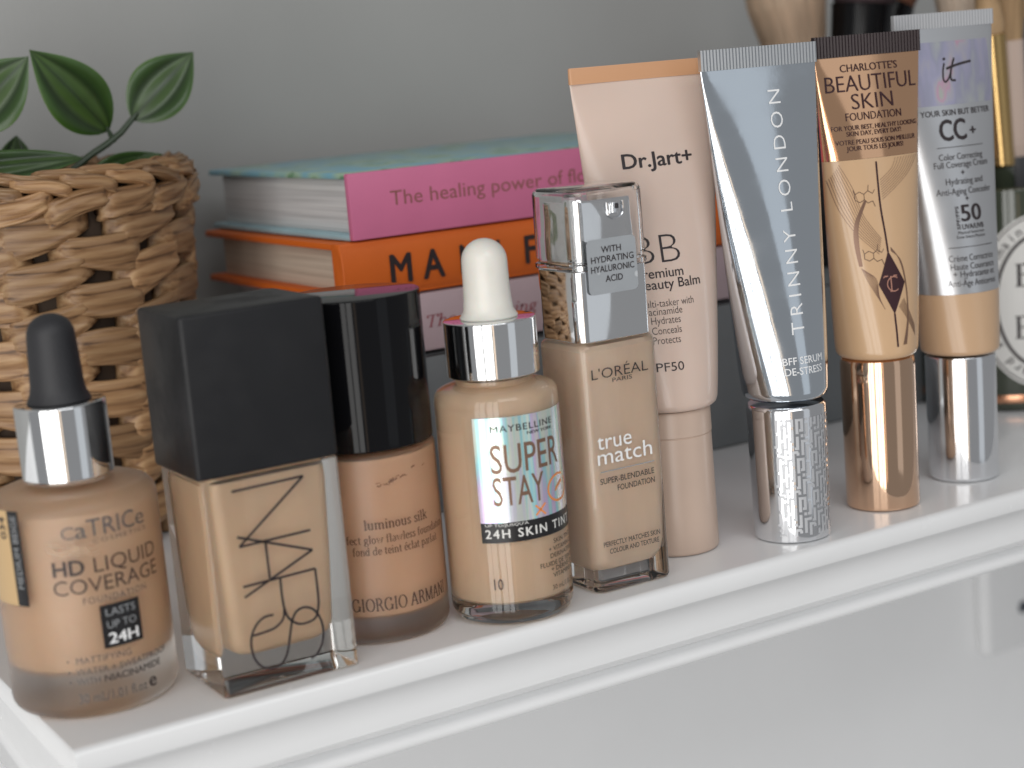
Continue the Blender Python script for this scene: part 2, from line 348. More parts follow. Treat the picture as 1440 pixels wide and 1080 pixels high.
# ---- a small high-contrast serif alphabet (centre lines stroked with a wide, flat pen)
def _st(x, y0, y1, b=.09, t=.09, flag=False):
    s = [[(x, y0), (x, y1)]]
    if b: s.append([(x - b, y0 + .01), (x + b, y0 + .01)])
    if flag: s.append([(x - .09, y1 - .035), (x, y1)])
    elif t: s.append([(x - t, y1 - .01), (x + t, y1 - .01)])
    return s
def _hump(x0, x1, xh=.46): return [arc((x0 + x1) / 2, xh - .16, (x1 - x0) / 2, .15, 170, 0) + [(x1, 0)], [(x1 - .08, .01), (x1 + .08, .01)]]
_bowl = lambda cx: [arc(cx, .23, .15, .225, 0, 360, 18)]
SER = {
 ' ': (.26, []), "'": (.15, [[(.07, .7), (.07, .55)]]),
 'l': (.25, _st(.12, 0, .72, flag=True)), 'i': (.25, _st(.12, 0, .46, flag=True) + [[(.12, .60), (.12, .68)]]),
 'u': (.52, _st(.12, .14, .46, b=0, flag=True) + [arc(.25, .15, .13, .145, 180, 340)] + _st(.39, 0, .46, b=.05, flag=True)),
 'n': (.52, _st(.12, 0, .46, flag=True) + _hump(.12, .39)), 'm': (.80, _st(.12, 0, .46, flag=True) + _hump(.12, .39) + _hump(.39, .66)),
 'h': (.52, _st(.12, 0, .72, flag=True) + _hump(.12, .39)), 'r': (.36, _st(.12, 0, .46, flag=True) + [arc(.24, .34, .12, .11, 170, 60), [(.29, .40), (.31, .44)]]),
 'o': (.46, _bowl(.22)), 'e': (.42, [arc(.22, .23, .15, .225, 0, 320, 16), [(.07, .24), (.37, .24)]]),
 'é': (.42, [arc(.22, .23, .15, .225, 0, 320, 16), [(.07, .24), (.37, .24)], [(.2, .55), (.3, .68)]]),
 'c': (.41, [arc(.22, .23, .15, .225, 45, 320, 16)]), 's': (.36, [smooth_path([(.28, .36), (.24, .44), (.14, .44), (.08, .36), (.15, .27), (.25, .19), (.29, .1), (.22, .02), (.12, .02), (.07, .12)])]),
 'a': (.44, [arc(.19, .12, .12, .115, 60, 330, 12), [(.34, .05), (.34, .34)], arc(.22, .34, .12, .11, 0, 160, 8), [(.32, .27), (.18, .23)], [(.34, .02), (.42, .01)]]),
 'd': (.50, [arc(.2, .23, .14, .225, 40, 320, 16)] + _st(.36, 0, .72, b=.05, flag=True)), 'p': (.50, _st(.12, -.22, .46, flag=True) + [arc(.27, .23, .15, .225, 140, -140, 16)]),
 'g': (.46, [arc(.2, .30, .12, .155, 0, 360, 14), arc(.21, -.08, .17, .12, 0, 360, 14), [(.12, .17), (.1, .08), (.25, .04)], [(.29, .42), (.42, .46)]]),
 'f': (.32, [[(.13, 0), (.13, .58)], arc(.25, .58, .12, .13, 180, 60, 8), [(.03, .45), (.26, .45)], [(.05, .01), (.22, .01)]]),
 't': (.32, [[(.13, .6), (.13, .1)], arc(.21, .1, .08, .09, 180, 310, 8), [(.03, .45), (.27, .45)]]),
 'k': (.52, _st(.12, 0, .72, flag=True) + [[(.40, .45), (.14, .2)], [(.24, .27), (.42, .02)], [(.34, .01), (.5, .01)], [(.30, .45), (.46, .45)]]),
 'w': (.68, [[(.08, .45), (.22, .01), (.34, .42), (.46, .01), (.6, .45)], [(.01, .45), (.16, .45)], [(.53, .45), (.67, .45)]]),
 'y': (.5, [[(.08, .45), (.24, .02)], [(.40, .45), (.2, -.15), (.1, -.2)]]),
 'G': (.74, [arc(.36, .35, .28, .345, 50, 330, 20), [(.62, .02), (.62, .28)], [(.5, .28), (.72, .28)], [(.56, .5), (.56, .68)]]),
 'I': (.34, _st(.17, 0, .70)), 'O': (.76, [arc(.38, .35, .30, .345, 0, 360, 26)]), 'T': (.62, _st(.31, 0, .70, t=0) + [[(.04, .69), (.58, .69)], [(.05, .55), (.05, .69)], [(.57, .55), (.57, .69)]]),
 'R': (.66, _st(.14, 0, .70) + [[(.14, .69), (.3, .69)] + arc(.3, .52, .17, .17, 90, -90, 10) + [(.14, .35)], [(.34, .35), (.56, .01)], [(.48, .01), (.66, .01)]]),
 'A': (.70, [[(.34, .70), (.58, .01)], [(.08, .01), (.34, .70)], [(.16, .25), (.5, .25)], [(.0, .01), (.17, .01)], [(.46, .01), (.70, .01)]]),
 'M': (.84, [[(.12, .01), (.12, .69)], [(.12, .69), (.40, .02)], [(.40, .02), (.68, .69)]] + _st(.70, 0, .70) + [[(.03, .01), (.21, .01)], [(.03, .69), (.14, .69)]]),
 'N': (.72, [[(.13, .01), (.13, .69)], [(.13, .69), (.58, .01)], [(.58, .01), (.58, .69)], [(.04, .01), (.22, .01)], [(.03, .69), (.16, .69)], [(.49, .69), (.67, .69)]]),
 'B': (.62, _st(.13, 0, .70) + [[(.13, .69), (.27, .69)] + arc(.27, .53, .15, .16, 90, -90, 10) + [(.13, .37)], [(.27, .37)] + arc(.29, .19, .18, .18, 90, -90, 10) + [(.13, .01)]]),
 'E': (.58, _st(.13, 0, .70) + [[(.13, .69), (.5, .69)], [(.13, .01), (.52, .01)], [(.13, .36), (.38, .36)], [(.5, .56), (.5, .69)], [(.52, .01), (.52, .15)], [(.38, .28), (.38, .44)]]),
 'S': (.52, [smooth_path([(.42, .55), (.36, .67), (.22, .69), (.1, .58), (.15, .44), (.32, .32), (.43, .2), (.36, .05), (.2, .01), (.08, .15)])]),
}
def serif_mesh(s, shear=0.0, w=.105, wy=.042):
    bm = bmesh.new(); x = 0
    for ch in s:
        a, strokes = SER.get(ch, SER['o'])
        for st in strokes: ribbon(bm, [(x + p[0] + shear * p[1], p[1]) for p in st], w, wy)
        x += a
    return bm

def cylsurf(r):
    return lambda u, v, o: ((r + o) * math.sin(u / r), -(r + o) * math.cos(u / r), v)
def flatsurf(y): return lambda u, v, o: (u, y - o, v)

# ------------------------------------------------------------------ setting: walls and shelf
WY = .262
def sheet(name, x0, x1, z0, z1, y, m):
    bm = bmesh.new()
    bm.faces.new([bm.verts.new(p) for p in ((x0, y, z0), (x1, y, z0), (x1, y, z1), (x0, y, z1))])
    o = obj(name, bm, m, smooth=0); o['kind'] = 'structure'; return o
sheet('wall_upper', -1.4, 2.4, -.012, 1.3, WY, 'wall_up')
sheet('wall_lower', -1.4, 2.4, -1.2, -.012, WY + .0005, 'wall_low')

shelf = thing('wall_shelf', 'white painted wall shelf with a moulded front edge carrying all the bottles', 'shelf', (0, 0, 0))
prof = [(.2615, 0)]
for a in range(0, 91, 15): prof.append((-.0035 - .0022 * math.sin(rad(a)), -.0022 + .0022 * math.cos(rad(a))))
prof += [(-.0057, -.0056), (-.0053, -.0063), (-.0046, -.0066), (-.0028, -.0067)]
for a in range(0, 91, 10):   # cove: faces down at its top, forwards at its foot
    prof.append((-.0028 + .0055 * math.sin(rad(a)), -.0069 - .0126 * (1 - math.cos(rad(a)))))
prof += [(.0028, -.0200), (.0036, -.0203), (.0066, -.0207), (.0068, -.0232)]
for a in range(80, -81, -20): prof.append((.0044 - .0024 * math.cos(rad(a)), -.0256 + .0022 * math.sin(rad(a))))
prof += [(.0050, -.0280), (.2615, -.0280)]
bm = bmesh.new(); rs = []
for x, ins in ((-.0398, .0006), (-.0395, .0001), (-.0390, 0), (.80, 0)):
    ym = .12; zm = -.014
    rs.append([(x, y + (ins if y < ym else -ins), z - (ins if z > zm else -ins)) for y, z in prof])
loft(rs, bm); obj('board', bm, 'shelf', shelf, 35)
br = obj('bracket', rbox(.030, .0045, .003, -.187, -.0283, .002, cx=.5485, cy=.2573), 'shelf', shelf)
bm = rbox(.012, .11, .003, -.040, -.0284, .002, cx=.5485, cy=.124)
obj('bracket_arm', bm, 'shelf', shelf)
bm = lathe([(0, .0012), (.0022, .0012), (.0034, .0005), (.0036, 0), (0, 0)], 20)
sw = obj('screw', bm, 'screw', br); sw.location = (.5455, .2529, -.165); sw.rotation_euler = (rad(90), 0, 0)

# ------------------------------------------------------------------ frosted dropper bottle, black bulb
def glass_cyl(r, h, er, neck_r, neck_z, sh):
    """outer profile of a bottle: rounded foot, straight wall, rounded shoulder, neck"""
    p = [(0, .0012), (r * .55, .0010), (r - er - .001, 0.0)]
    p += [(r - er + er * math.sin(a), er - er * math.cos(a)) for a in [k * math.pi / 10 for k in range(1, 6)]]
    p += [(r, h * .5)]
    p += [(r - sh + sh * math.cos(a), h - sh + sh * math.sin(a)) for a in [k * math.pi / 12 for k in range(0, 7)]]
    return p + [(neck_r + .0015, h + .0002), (neck_r, h + .001), (neck_r, neck_z), (0, neck_z)]
E0 = .0003
t = thing('dropper_bottle', 'frosted glass foundation bottle with black rubber dropper bulb and silver collar', 'bottle', (-.0228, .0293, E0))
R = .0205; S = cylsurf(R)
obj('glass', lathe(glass_cyl(R, .0545, .0035, .0095, .0575, .0045), 96), 'frost', t)
obj('foundation', lathe([(0, .0105), (R - .0065, .0105), (R - .0040, .0118), (R - .0030, .0150), (R - .0028, .046), (R - .0045, .0495), (.0085, .0515), (0, .0515)], 72), 'liq_cat', t)
obj('collar', lathe(rnd(.0111, .0560, .0750, .0006), 72), 'chrome', t)
obj('dropper_bulb', lathe([(0, .0752), (.0078, .0752), (.0076, .0757), (.0069, .0772), (.0065, .079), (.0061, .087), (.0058, .0915)] + [(.0058 * math.cos(a), .0915 + .0052 * math.sin(a)) for a in [k * math.pi / 14 for k in range(1, 7)]] + [(0, .0967)], 48), 'rubber_black', t)
text('C', -.0092, -.0062, .0451, .0030, S, t, 'ink_grey'); text('a', -.0060, -.0033, .0451, .0040, S, t, 'ink_grey')
text('TRIC', -.0032, .0093, .0451, .0042, S, t, 'ink_grey', .0); text('e', .0097, .0127, .0451, .0040, S, t, 'ink_grey')
text('COSMETICS', -.0021, .0128, .0434, .00105, S, t, 'ink_grey', spacing=1.3)
text('HD', -.0123, -.0048, .0363, .0036, S, t, 'ink', .025); text('LIQUID', -.0026, .0155, .0363, .0036, S, t, 'ink', -.004)
text('COVERAGE', -.0126, .0154, .0316, .0036, S, t, 'ink', -.004)
text('FOUNDATION', -.0061, .0104, .0289, .00156, S, t, 'ink_grey', spacing=1.2)
lb = lay(patch(-.0026, .0076, .0172, .0279, 8), S, .00006, 'black_square', 'label_black', t)
text('LASTS', -.0013, .0063, .0251, .0018, S, lb, 'ink_silver', off=.00014); text('UP TO', -.0013, .0062, .0220, .0018, S, lb, 'ink_silver', off=.00014)
text('24H', -.0013, .0064, .0182, .0026, S, lb, 'ink_white', .02, off=.00014)
text('•  MATTIFYING', -.0118, .0038, .0144, .00156, S, t, 'ink_grey'); text('•  WATER + SWEATPROOF', -.0118, .0149, .0117, .00156, S, t, 'ink_grey')
text('•  WITH', -.0118, -.0045, .0092, .00156, S, t, 'ink_grey'); text('NIACINAMIDE', -.0035, .0121, .0092, .0016, S, t, 'ink', .015)
text('30 mL/1.01 fl.oz', -.0100, .0070, .0046, .0023, S, t, 'ink_grey'); text('e', .0077, .0101, .0046, .0034, S, t, 'ink', .02)
M['smear'] = mat('dried_smear', (.52, .37, .25), .6, var=.15, vscale=500)
bm = bmesh.new(); rng = random.Random(9)
for k in range(40):
    u = -.0135 + .0115 * rng.random(); v = .0418 + .0030 * rng.random() - .0015 * (u + .0135) / .0115
    ribbon(bm, smooth_path([(u, v), (u + .0007, v + rng.uniform(-.0002, .0003)), (u + .0016, v + rng.uniform(-.0003, .0003))], 3), rng.uniform(.0001, .0004))
lay(bm, S, .00003, 'foundation_smear', 'smear', t)
stk = lay(patch(-.0330, -.0230, .0291, .0526, 10), S, .00005, 'sticker', 'label_tan', t)
lay(patch(-.0230, -.0195, .0291, .0526, 5), S, .00005, 'sticker_stripe', 'label_black', stk)
text('034', .0455, .0510, -.0240, .0022, S, stk, 'ink', .02, vertical=True, off=.0001)
text('MEDIUM BEIGE', .0335, .0515, -.0203, .0017, S, stk, 'ink_silver', vertical=True, off=.0001)

# ------------------------------------------------------------------ square bottle, matte black block cap
t = thing('foundation_bottle', 'thick square clear glass foundation bottle with a big matte black block cap', 'bottle', (.01825, .0142, E0))
HW, HD = .0182, .0142
obj('glass', rbox(HW, HD, .0011, 0, .0545, .0005), 'glass', t)
rs = [rring(HW - .0105, HD - .0095, .004, .0083), rring(HW - .0072, HD - .0062, .005, .0086), rring(HW - .0052, HD - .0044, .0045, .0100), rring(HW - .0045, HD - .0037, .004, .0125), rring(HW - .0037, HD - .003, .003, .0300), rring(HW - .0030, HD - .0026, .0028, .0495), rring(HW - .0032, HD - .0028, .0028, .0528)]
obj('foundation', loft(rs), 'liq_nars', t)
obj('cap', rbox(.0187, .0150, .0012, .0549, .0949, .0008, n=3, cx=-.0006), 'black_matte', t)
NL = dict(
 N=[(.0075, .0510), (.0264, .0513), (.0079, .0371), (.0268, .0374)], A=[(.0076, .0396), (.0268, .0323), (.0078, .0243)], A2=[(.0147, .0370), (.0148, .0277)], R=[(.0077, .0270), (.0270, .0274)])
NC = dict(
 R2=[(.0270, .0274), (.02705, .0202), (.0267, .0172), (.0257, .0149), (.0235, .0142), (.0209, .0145), (.0186, .0165), (.0177, .0193), (.01745, .0231), (.0175, .0270)],
 R3=[(.0177, .0193), (.0171, .0167), (.0149, .0150), (.0120, .0145), (.0088, .0143)],
 S=[(.0147, .0183), (.0121, .0182), (.0097, .0165), (.0082, .0134), (.0083, .0094), (.0098, .0064), (.0125, .0049), (.0154, .0054), (.0173, .0080), (.0185, .0124), (.0195, .0158), (.0210, .0178), (.0233, .0182), (.0256, .0169), (.0271, .0140), (.0274, .0108), (.0267, .0078), (.0252, .0057), (.0234, .0048)])
for grp in (('N',), ('A', 'A2'), ('R', 'R2', 'R3'), ('S',)):
    bm = bmesh.new()
    for k in grp:
        pts = NL.get(k)
        if pts:
            for a, b in zip(pts, pts[1:]): ribbon(bm, [(a[0] - .01825, a[1]), (b[0] - .01825, b[1])], .00062)
        else: ribbon(bm, [(p[0] - .01825, p[1]) for p in smooth_path(NC[k])], .00062)
    lay(bm, flatsurf(-HD), .0001, 'lettering', 'ink', t)

# ------------------------------------------------------------------ frosted round bottle, glossy black cap
t = thing('pump_bottle', 'round frosted foundation bottle with tall glossy black cylinder cap', 'bottle', (.0556, .0243, E0))
R = .0184; S = cylsurf(R)
obj('glass', lathe(glass_cyl(R, .0508, .003, .0100, .0515, .0010), 96), 'frost', t)
obj('foundation', lathe([(0, .0068), (R - .004, .0068), (R - .0022, .0078), (R - .0016, .0100), (R - .0014, .0495), (0, .0495)], 72), 'liq_ga', t)
obj('cap', lathe(rnd(.0182, .0516, .0912, .0005), 96), 'black_gloss', t)
text('luminous silk', -.0106, .0079, .0315, .0026, S, t, 'ink_brown', serif=True)
text('perfect glow flawless foundation', -.0192, .0156, .0278, .0021, S, t, 'ink_brown', serif=True)
text('fond de teint éclat parfait', -.0142, .0116, .0247, .0021, S, t, 'ink_brown', serif=True)
text('GIORGIO ARMANI', -.0159, .0132, .0096, .0034, S, t, 'ink', serif=True)
bm = bmesh.new(); rng = random.Random(4)
for k in range(16):   # worn scuff below the cap
    u = -.008 + .017 * rng.random(); v = .0445 + rng.uniform(-.0005, .0005) + .0012 * math.sin(u * 300)
    ribbon(bm, smooth_path([(u, v), (u + .0007, v + rng.uniform(-.0004, .0004)), (u + .0012, v + rng.uniform(-.0003, .0005))], 3), rng.uniform(.0001, .0004))
lay(bm, S, .00008, 'scuff_marks', 'ink_bronze', t)

# ------------------------------------------------------------------ clear round bottle, white dropper bulb, holographic label
t = thing('dropper_bottle', 'clear glass skin tint bottle with white dropper bulb and holographic label', 'bottle', (.0890, .0107, E0))
R = .0168; S = cylsurf(R)
p = [(0, .0016), (R * .6, .0012), (R - .0035, 0), (R - .0018, .0002), (R - .0007, .0010), (R - .0001, .0028), (R, .0045), (R, .0595), (R - .0003, .0612), (R - .0012, .0624), (R - .0026, .0630), (R - .0036, .0634), (.0105, .0642), (.0105, .0663), (0, .0663)]
obj('glass', lathe(p, 96), 'glass', t)
obj('foundation', lathe([(0, .0055), (R - .0035, .0056), (R - .0018, .0064), (R - .0011, .0085), (R - .0010, .0578), (R - .0018, .0600), (R - .0035, .0614), (.0100, .0625), (.0098, .0650), (0, .0650)], 96), 'liq_may', t)
obj('collar', lathe(rnd(.0125, .0658, .0808, .0004), 72), 'chrome', t)
bl = obj('dropper_bulb', lathe([(0, .0809), (.0076, .0809), (.0078, .0813), (.0075, .0818), (.0067, .0832), (.0064, .0862), (.0062, .0900), (.0061, .0962)] + [(.0061 * math.cos(a), .0962 + .0059 * math.sin(a)) for a in [k * math.pi / 16 for k in range(1, 8)]] + [(0, .1021)], 56), 'rubber_white', t)
lab = lay(patch(-.0157, .0168, .0286, .0568, 40), S, .00006, 'holographic_label', 'holo', t)
bar = lay(patch(-.0157, .0168, .0232, .0286, 40), S, .00006, 'black_band', 'label_black', t)
text('MAYBELLINE', -.0110, .0078, .0529, .0017, S, lab, 'ink', .01, spacing=1.15)
text('NEW YORK', -.0012, .0076, .0515, .0008, S, lab, 'ink', .02)
text('SUPER', -.0116, .0096, .0419, .0076, S, lab, 'ink_bronze', .004)
text('STAY', -.0116, .0029, .0332, .0076, S, lab, 'ink_bronze', .004)
bm = bmesh.new()
ribbon(bm, arc(.0088, .0352, .0046, .0036, 60, 395, 30), .0006); ribbon(bm, [(.0070, .0345), (.0108, .0366)], .0005); ribbon(bm, [(.0072, .0352), (.0105, .0371)], .00025)
ribbon(bm, [(-.0004, .0294), (.0028, .0322)], .0005); ribbon(bm, [(-.0004, .0321), (.0027, .0292)], .0005)
lay(bm, S, .00012, 'orange_swirl', 'ink_orange', lab, .0012)
text("UP TO/JUSQU'À", -.0145, -.0028, .02765, .0007, S, bar, 'label_cream', off=.00012)
text('24H SKIN TINT', -.0146, .0138, .0245, .0023, S, bar, 'label_cream', .02, spacing=1.25, off=.00012)
for s, u0, u1, z in (('SKIN TINT', .0047, .0140, .0206), ('+ VITAMIN C', .0027, .0142, .0186), ('DERIVATIVE', .0031, .0142, .0168), ('FLUIDE DE TEINT', -.0004, .0143, .0147), ('+ DÉRIVÉ DE', .0031, .0143, .0131), ('VITAMINE C', .0036, .0143, .0114)):
    text(s, u0, u1, z, .0012, S, t, 'ink_brown', .01)
text('10', -.0134, -.0109, .0104, .0029, S, t, 'ink_brown', .005)
text('30 mL/1.01 fl.oz', .0031, .0150, .0080, .0013, S, t, 'ink_brown')

# ------------------------------------------------------------------ square pump bottle under a clear overcap
t = thing('pump_bottle', 'square glass foundation bottle with chrome pump under a clear plastic cap', 'bottle', (.1246, .0136, E0))
HW, HD = .0129, .0114
def body(ins, z0, z1, foot, cr):
    return loft([rring(HW - ins - foot, HD - ins - foot, cr, z0), rring(HW - ins - foot * .3, HD - ins - foot * .3, cr, z0 + foot * .4), rring(HW - ins, HD - ins, cr, z0 + foot * 1.2), rring(HW - ins, HD - ins, cr, z1 - .002), rring(HW - ins - .0002, HD - ins - .0002, cr, z1 - .0008), rring(HW - ins - .0009, HD - ins - .0009, cr, z1)])
obj('glass', body(0, 0, .0702, .0008, .0032), 'glass', t)
obj('foundation', loft([rring(HW - .006, HD - .006, .003, .0058), rring(HW - .0038, HD - .0034, .0035, .0064), rring(HW - .0023, HD - .0021, .0034, .0085), rring(HW - .0017, HD - .0014, .003, .0115), rring(HW - .0012, HD - .0010, .0026, .0300), rring(HW - .0011, HD - .0010, .0024, .0680), rring(HW - .002, HD - .002, .0024, .0690)]), 'liq_lo', t)
obj('collar', rbox(.0122, .0108, .0034, .0704, .0902, .0004), 'chrome', t)
bm = bmesh.new(); loft([rring(HW - .0004, HD - .0002, .0038, .0904), rring(HW, HD, .004, .0908), rring(HW, HD, .004, .0917), rring(HW - .0007, HD - .0007, .0038, .0922), rring(HW - .0007, HD - .0007, .0038, .0930), rring(HW - .0003, HD - .0003, .004, .0935), rring(HW - .0004, HD - .0004, .004, .1108), rring(HW - .0008, HD - .0008, .004, .1118), rring(HW - .0016, HD - .0016, .004, .1123), rring(.001, .001, .0009, .1124)], bm)
bm2 = bmesh.new(); loft([rring(HW - .0014, HD - .0014, .003, .0904), rring(HW - .0011, HD - .0011, .0036, .1102), rring(HW - .0018, HD - .0018, .0034, .1111), rring(.001, .001, .0009, .1112)], bm2, flip=True)
# join outer and inner shell into one wall, closing the open rim
me_t = bpy.data.meshes.new('tmp'); bm2.to_mesh(me_t); bm2.free(); bm.from_mesh(me_t); bpy.data.meshes.remove(me_t)
bm.faces.ensure_lookup_table()
low = [f for f in bm.faces if all(abs(v.co.z - .0904) < 1e-6 for v in f.verts)]
es = [list(f.verts) for f in low]
bmesh.ops.delete(bm, geom=low, context='FACES_ONLY')
if len(es) == 2:
    key = lambda v: math.atan2(v.co.y, v.co.x)
    A_, B_ = sorted(es[0], key=key), sorted(es[1], key=key)
    for k in range(len(A_)):
        try: bm.faces.new((A_[k], A_[(k + 1) % len(A_)], B_[(k + 1) % len(B_)], B_[k]))
        except ValueError: pass
    bmesh.ops.recalc_face_normals(bm, faces=bm.faces)
obj('clear_cap', bm, 'plastic_clear', t)
pm = obj('pump_head', loft([rring(.0100, .0087, .0030, .0904), rring(.0100, .0087, .0030, .0990), rring(.0098, .0085, .0030, .1040), rring(.0099, .0085, .0030, .1083), rring(.0096, .0082, .0028, .1089)]), 'chrome', t)
bm = tube_along([(.0032 + .0026 * math.cos(rad(a)), -.0088, .1058 + (.0024 * math.sin(rad(a)))) for a in range(180, 361, 15)][::1], .00035, 8)
tube_along([(.0006, -.0088, .1078), (.0006, -.0088, .1058)], .00035, 8, bm); tube_along([(.0058, -.0088, .1078), (.0058, -.0088, .1058)], .00035, 8, bm)
obj('nozzle_frame', bm, 'chrome_soft', pm)
bm = rbox(.0014, .0006, .0005, -.0016, .0016, .0003); nz = obj('nozzle', bm, 'chrome_soft', pm); nz.location = (.0032, -.0089, .1062)
bm = rbox(.0006, .0003, .0002, -.0007, .0007, .0001); nh = obj('nozzle_hole', bm, 'ink', pm); nh.location = (.0032, -.00945, .1066)
SF = flatsurf(-HD - .00004); ox = .1246
for s, u0, u1, z, h, mm, w in (("L'ORÉAL", .1145, .1333, .0604, .0028, 'ink', -.006), ('PARIS', .1212, .1278, .0589, .0011, 'ink', 0), ('true', .1147, .1262, .0408, .0044, 'ink_white', 0), ('match', .1145, .1328, .0365, .0044, 'ink_white', 0),
        ('SUPER-BLENDABLE', .1148, .1330, .0310, .0016, 'ink', .004), ('FOUNDATION', .1204, .1330, .0284, .0016, 'ink', .004), ('PERFECTLY MATCHES SKIN', .1144, .1336, .0132, .0014, 'ink', .004), ('COLOUR AND TEXTURE', .1163, .1331, .0110, .0014, 'ink', .004)):
    text(s, u0 - ox, u1 - ox, z, h, SF, t, mm, w, cut=0)
bm = patch(.1151 - ox, .1333 - ox, .0343, .0346, 1, 1); lay(bm, SF, .0001, 'rule', 'ink_silver', t)
# sticker on the overcap
bm = bmesh.new(); bm.faces.new([bm.verts.new((p[0], p[1], 0)) for p in rring(.0081, .0075, .0015, 0, 6, .1239 - ox, .0909)])
stk = lay(bm, flatsurf(-HD - .0002), .0, 'sticker', 'sticker', t)
for s, u0, u1, z in (('WITH', .1205, .1270, .0946), ('HYDRATING', .1170, .1310, .0920), ('HYALURONIC', .1168, .1310, .0894), ('ACID', .1213, .1270, .0866)):
    text(s, u0 - ox, u1 - ox, z, .0017, flatsurf(-HD - .0002), stk, 'ink', .012, cut=0)

# ------------------------------------------------------------------ squeeze tubes
def tube_fn(z0, z1, r0, W, dx, p):
    def ab(z):
        s = min(1, max(0, (z - z0) / (z1 - z0)))
        return s, r0 + (W - r0) * s ** p, r0 * (1 - s ** 1.35) + .0008
    def surf(u, v, o=0):
        s, a, b = ab(v); q = max(0, 1 - (u / a) ** 2)
        return (u + dx * s, -b * math.sqrt(q) - o, v)
    def section(z, shrink=0, n=64):
        s, a, b = ab(z); a -= shrink; b = max(.0006, b - shrink)
        return [(dx * s + a * math.cos(2 * math.pi * k / n), b * math.sin(2 * math.pi * k / n), z) for k in range(n)]
    return surf, section
def tube_body(section, za, zb, n=26, foot=0, close_top=True):
    zs = [za + (zb - za) * k / n for k in range(n + 1)]; rs = []
    if foot:
        rs += [section(za, foot), section(za + foot * .12, foot * .5), section(za + foot * .45, foot * .14)]
        zs[0] = za + foot * 1.0
    return loft(rs + [section(z) for z in zs])
def crimp(W, dx, z0, z1, th, n, m, parent, ridge=.0003):
    rs = []
    for z in (z0, z0 + (z1 - z0) * .5, z1):
        front = []; back = []
        for k in range(n * 2 + 1):
            x = dx - W + 2 * W * k / (n * 2); d = th + (ridge if k % 2 else 0)
            front.append((x, -d, z)); back.append((x, d, z))
        rs.append(front + back[::-1])
    o = obj('crimp', loft(rs), m, parent, 20); return o

# blush tube with peach seal
t = thing('squeeze_tube', 'blush pink plastic tube with flat peach coloured top seal', 'tube', (.1563, .0255, E0), -10, 'squeeze tubes standing on their caps')
surf, sec = tube_fn(.0435, .1395, .0140, .0228, -.0015, .75)
obj('tube_body', tube_body(sec, .0435, .1396, foot=.0022), 'jar_pink', t)
bm = loft([rring(.0229, .00105, .0008, .1394, 3, -.0015), rring(.0229, .00085, .0006, .1405, 3, -.0015), rring(.0229, .0007, .0006, .1436, 3, -.0015), rring(.0227, .0006, .0005, .1440, 3, -.0015)]); obj('top_seal', bm, 'jar_orange', t)
cp = obj('cap', lathe([(0, 0), (.0118, 0), (.0122, .0003), (.0124, .001), (.0121, .0352), (.0119, .0353), (.0119, .0355), (.01225, .0357), (.0122, .0425), (.0119, .0432), (0, .0432)], 72), 'jar_cap', t)
for s, u0, u1, z, h, w in (('Dr.Jart+', -.0107, .0117, .1146, .0041, .02), ('BB', -.0112, .0029, .0871, .0083, -.022), ('Premium', -.0112, .0031, .0831, .0027, .008), ('Beauty Balm', -.0112, .0085, .0799, .0027, .008), ('Multi-tasker with', -.0113, .0052, .0748, .0021, -.008), ('Niacinamide', -.0113, .0010, .0725, .0021, -.008), ('Hydrates', -.0085, .0001, .0699, .0021, -.008), ('Conceals', -.0086, .0000, .0670, .0021, -.008), ('Protects', -.0086, -.0007, .0642, .0021, -.008), ('SPF50', -.0106, -.0007, .0562, .0025, 0)):
    text(s, u0, u1, z, h, surf, t, 'ink', w)

# silver blue foil tube, patterned chrome cap
t = thing('squeeze_tube', 'shiny silver blue foil tube with white vertical lettering and patterned chrome cap', 'tube', (.1883, .0104, E0), -6, 'squeeze tubes standing on their caps')
surf, sec = tube_fn(.0425, .1400, .0122, .0196, -.0030, .7)
obj('tube_body', tube_body(sec, .0425, .1401, 34, foot=.0026), 'foil', t)
crimp(.0197, -.0030, .1400, .1459, .0008, 36, 'foil_crimp', t, .0002)
cp = obj('cap', lathe([(0, 0), (.0110, 0), (.0114, .0003), (.0115, .0008), (.0119, .0395), (.0118, .0404), (.0112, .0410), (0, .0411)], 96), 'chrome_soft', t)
def capS(u, v, o):
    r = .0115 + .0004 * v / .04; return ((r + o) * math.sin(u / r), -(r + o) * math.cos(u / r), v)
bm = bmesh.new(); W_ = .00085; P_ = .00150
for i in range(14):       # interlocking maze of upright bars, feet and dots
    u = -.0105 + i * P_; v = .0022 + (i * 2 % 5) * .0016 - .004; k = i
    while v < .0375:
        def bar(x0, x1, y0, y1):
            y0 = max(y0, .0022); y1 = min(y1, .0378)
            if y1 - y0 > .0003: patch(x0, x1, y0, y1, 2, 1, bm)
        if k % 3 == 0: bar(u, u + W_, v, v + .0046); bar(u + W_, u + P_ + W_ * .6, v + .0038, v + .0046); v += .0054
        elif k % 3 == 1: bar(u, u + W_, v, v + .0009); v += .0017
        else: bar(u, u + W_, v, v + .0040); bar(u - P_ + W_ * 1.3, u, v, v + .0008); v += .0048
        k += 1
M['etch'] = mat('etched_chrome', (.60, .61, .63), .5, .5)
lay(bm, capS, .00008, 'maze_pattern', 'etch', cp)
text('TRINNY LONDON', .0628, .1332, lambda z: .0008 + (z - .0626) / .0703 * .0043, .0042, surf, t, 'ink_white', -.008, 1.45, vertical=True, off=.00015, cut=.001)
text('BFF SERUM', -.0070, .0066, .0541, .0021, surf, t, 'ink_white', .004, off=.00014); text('DE-STRESS', -.0067, .0060, .0510, .0021, surf, t, 'ink_white', .004, off=.00014)

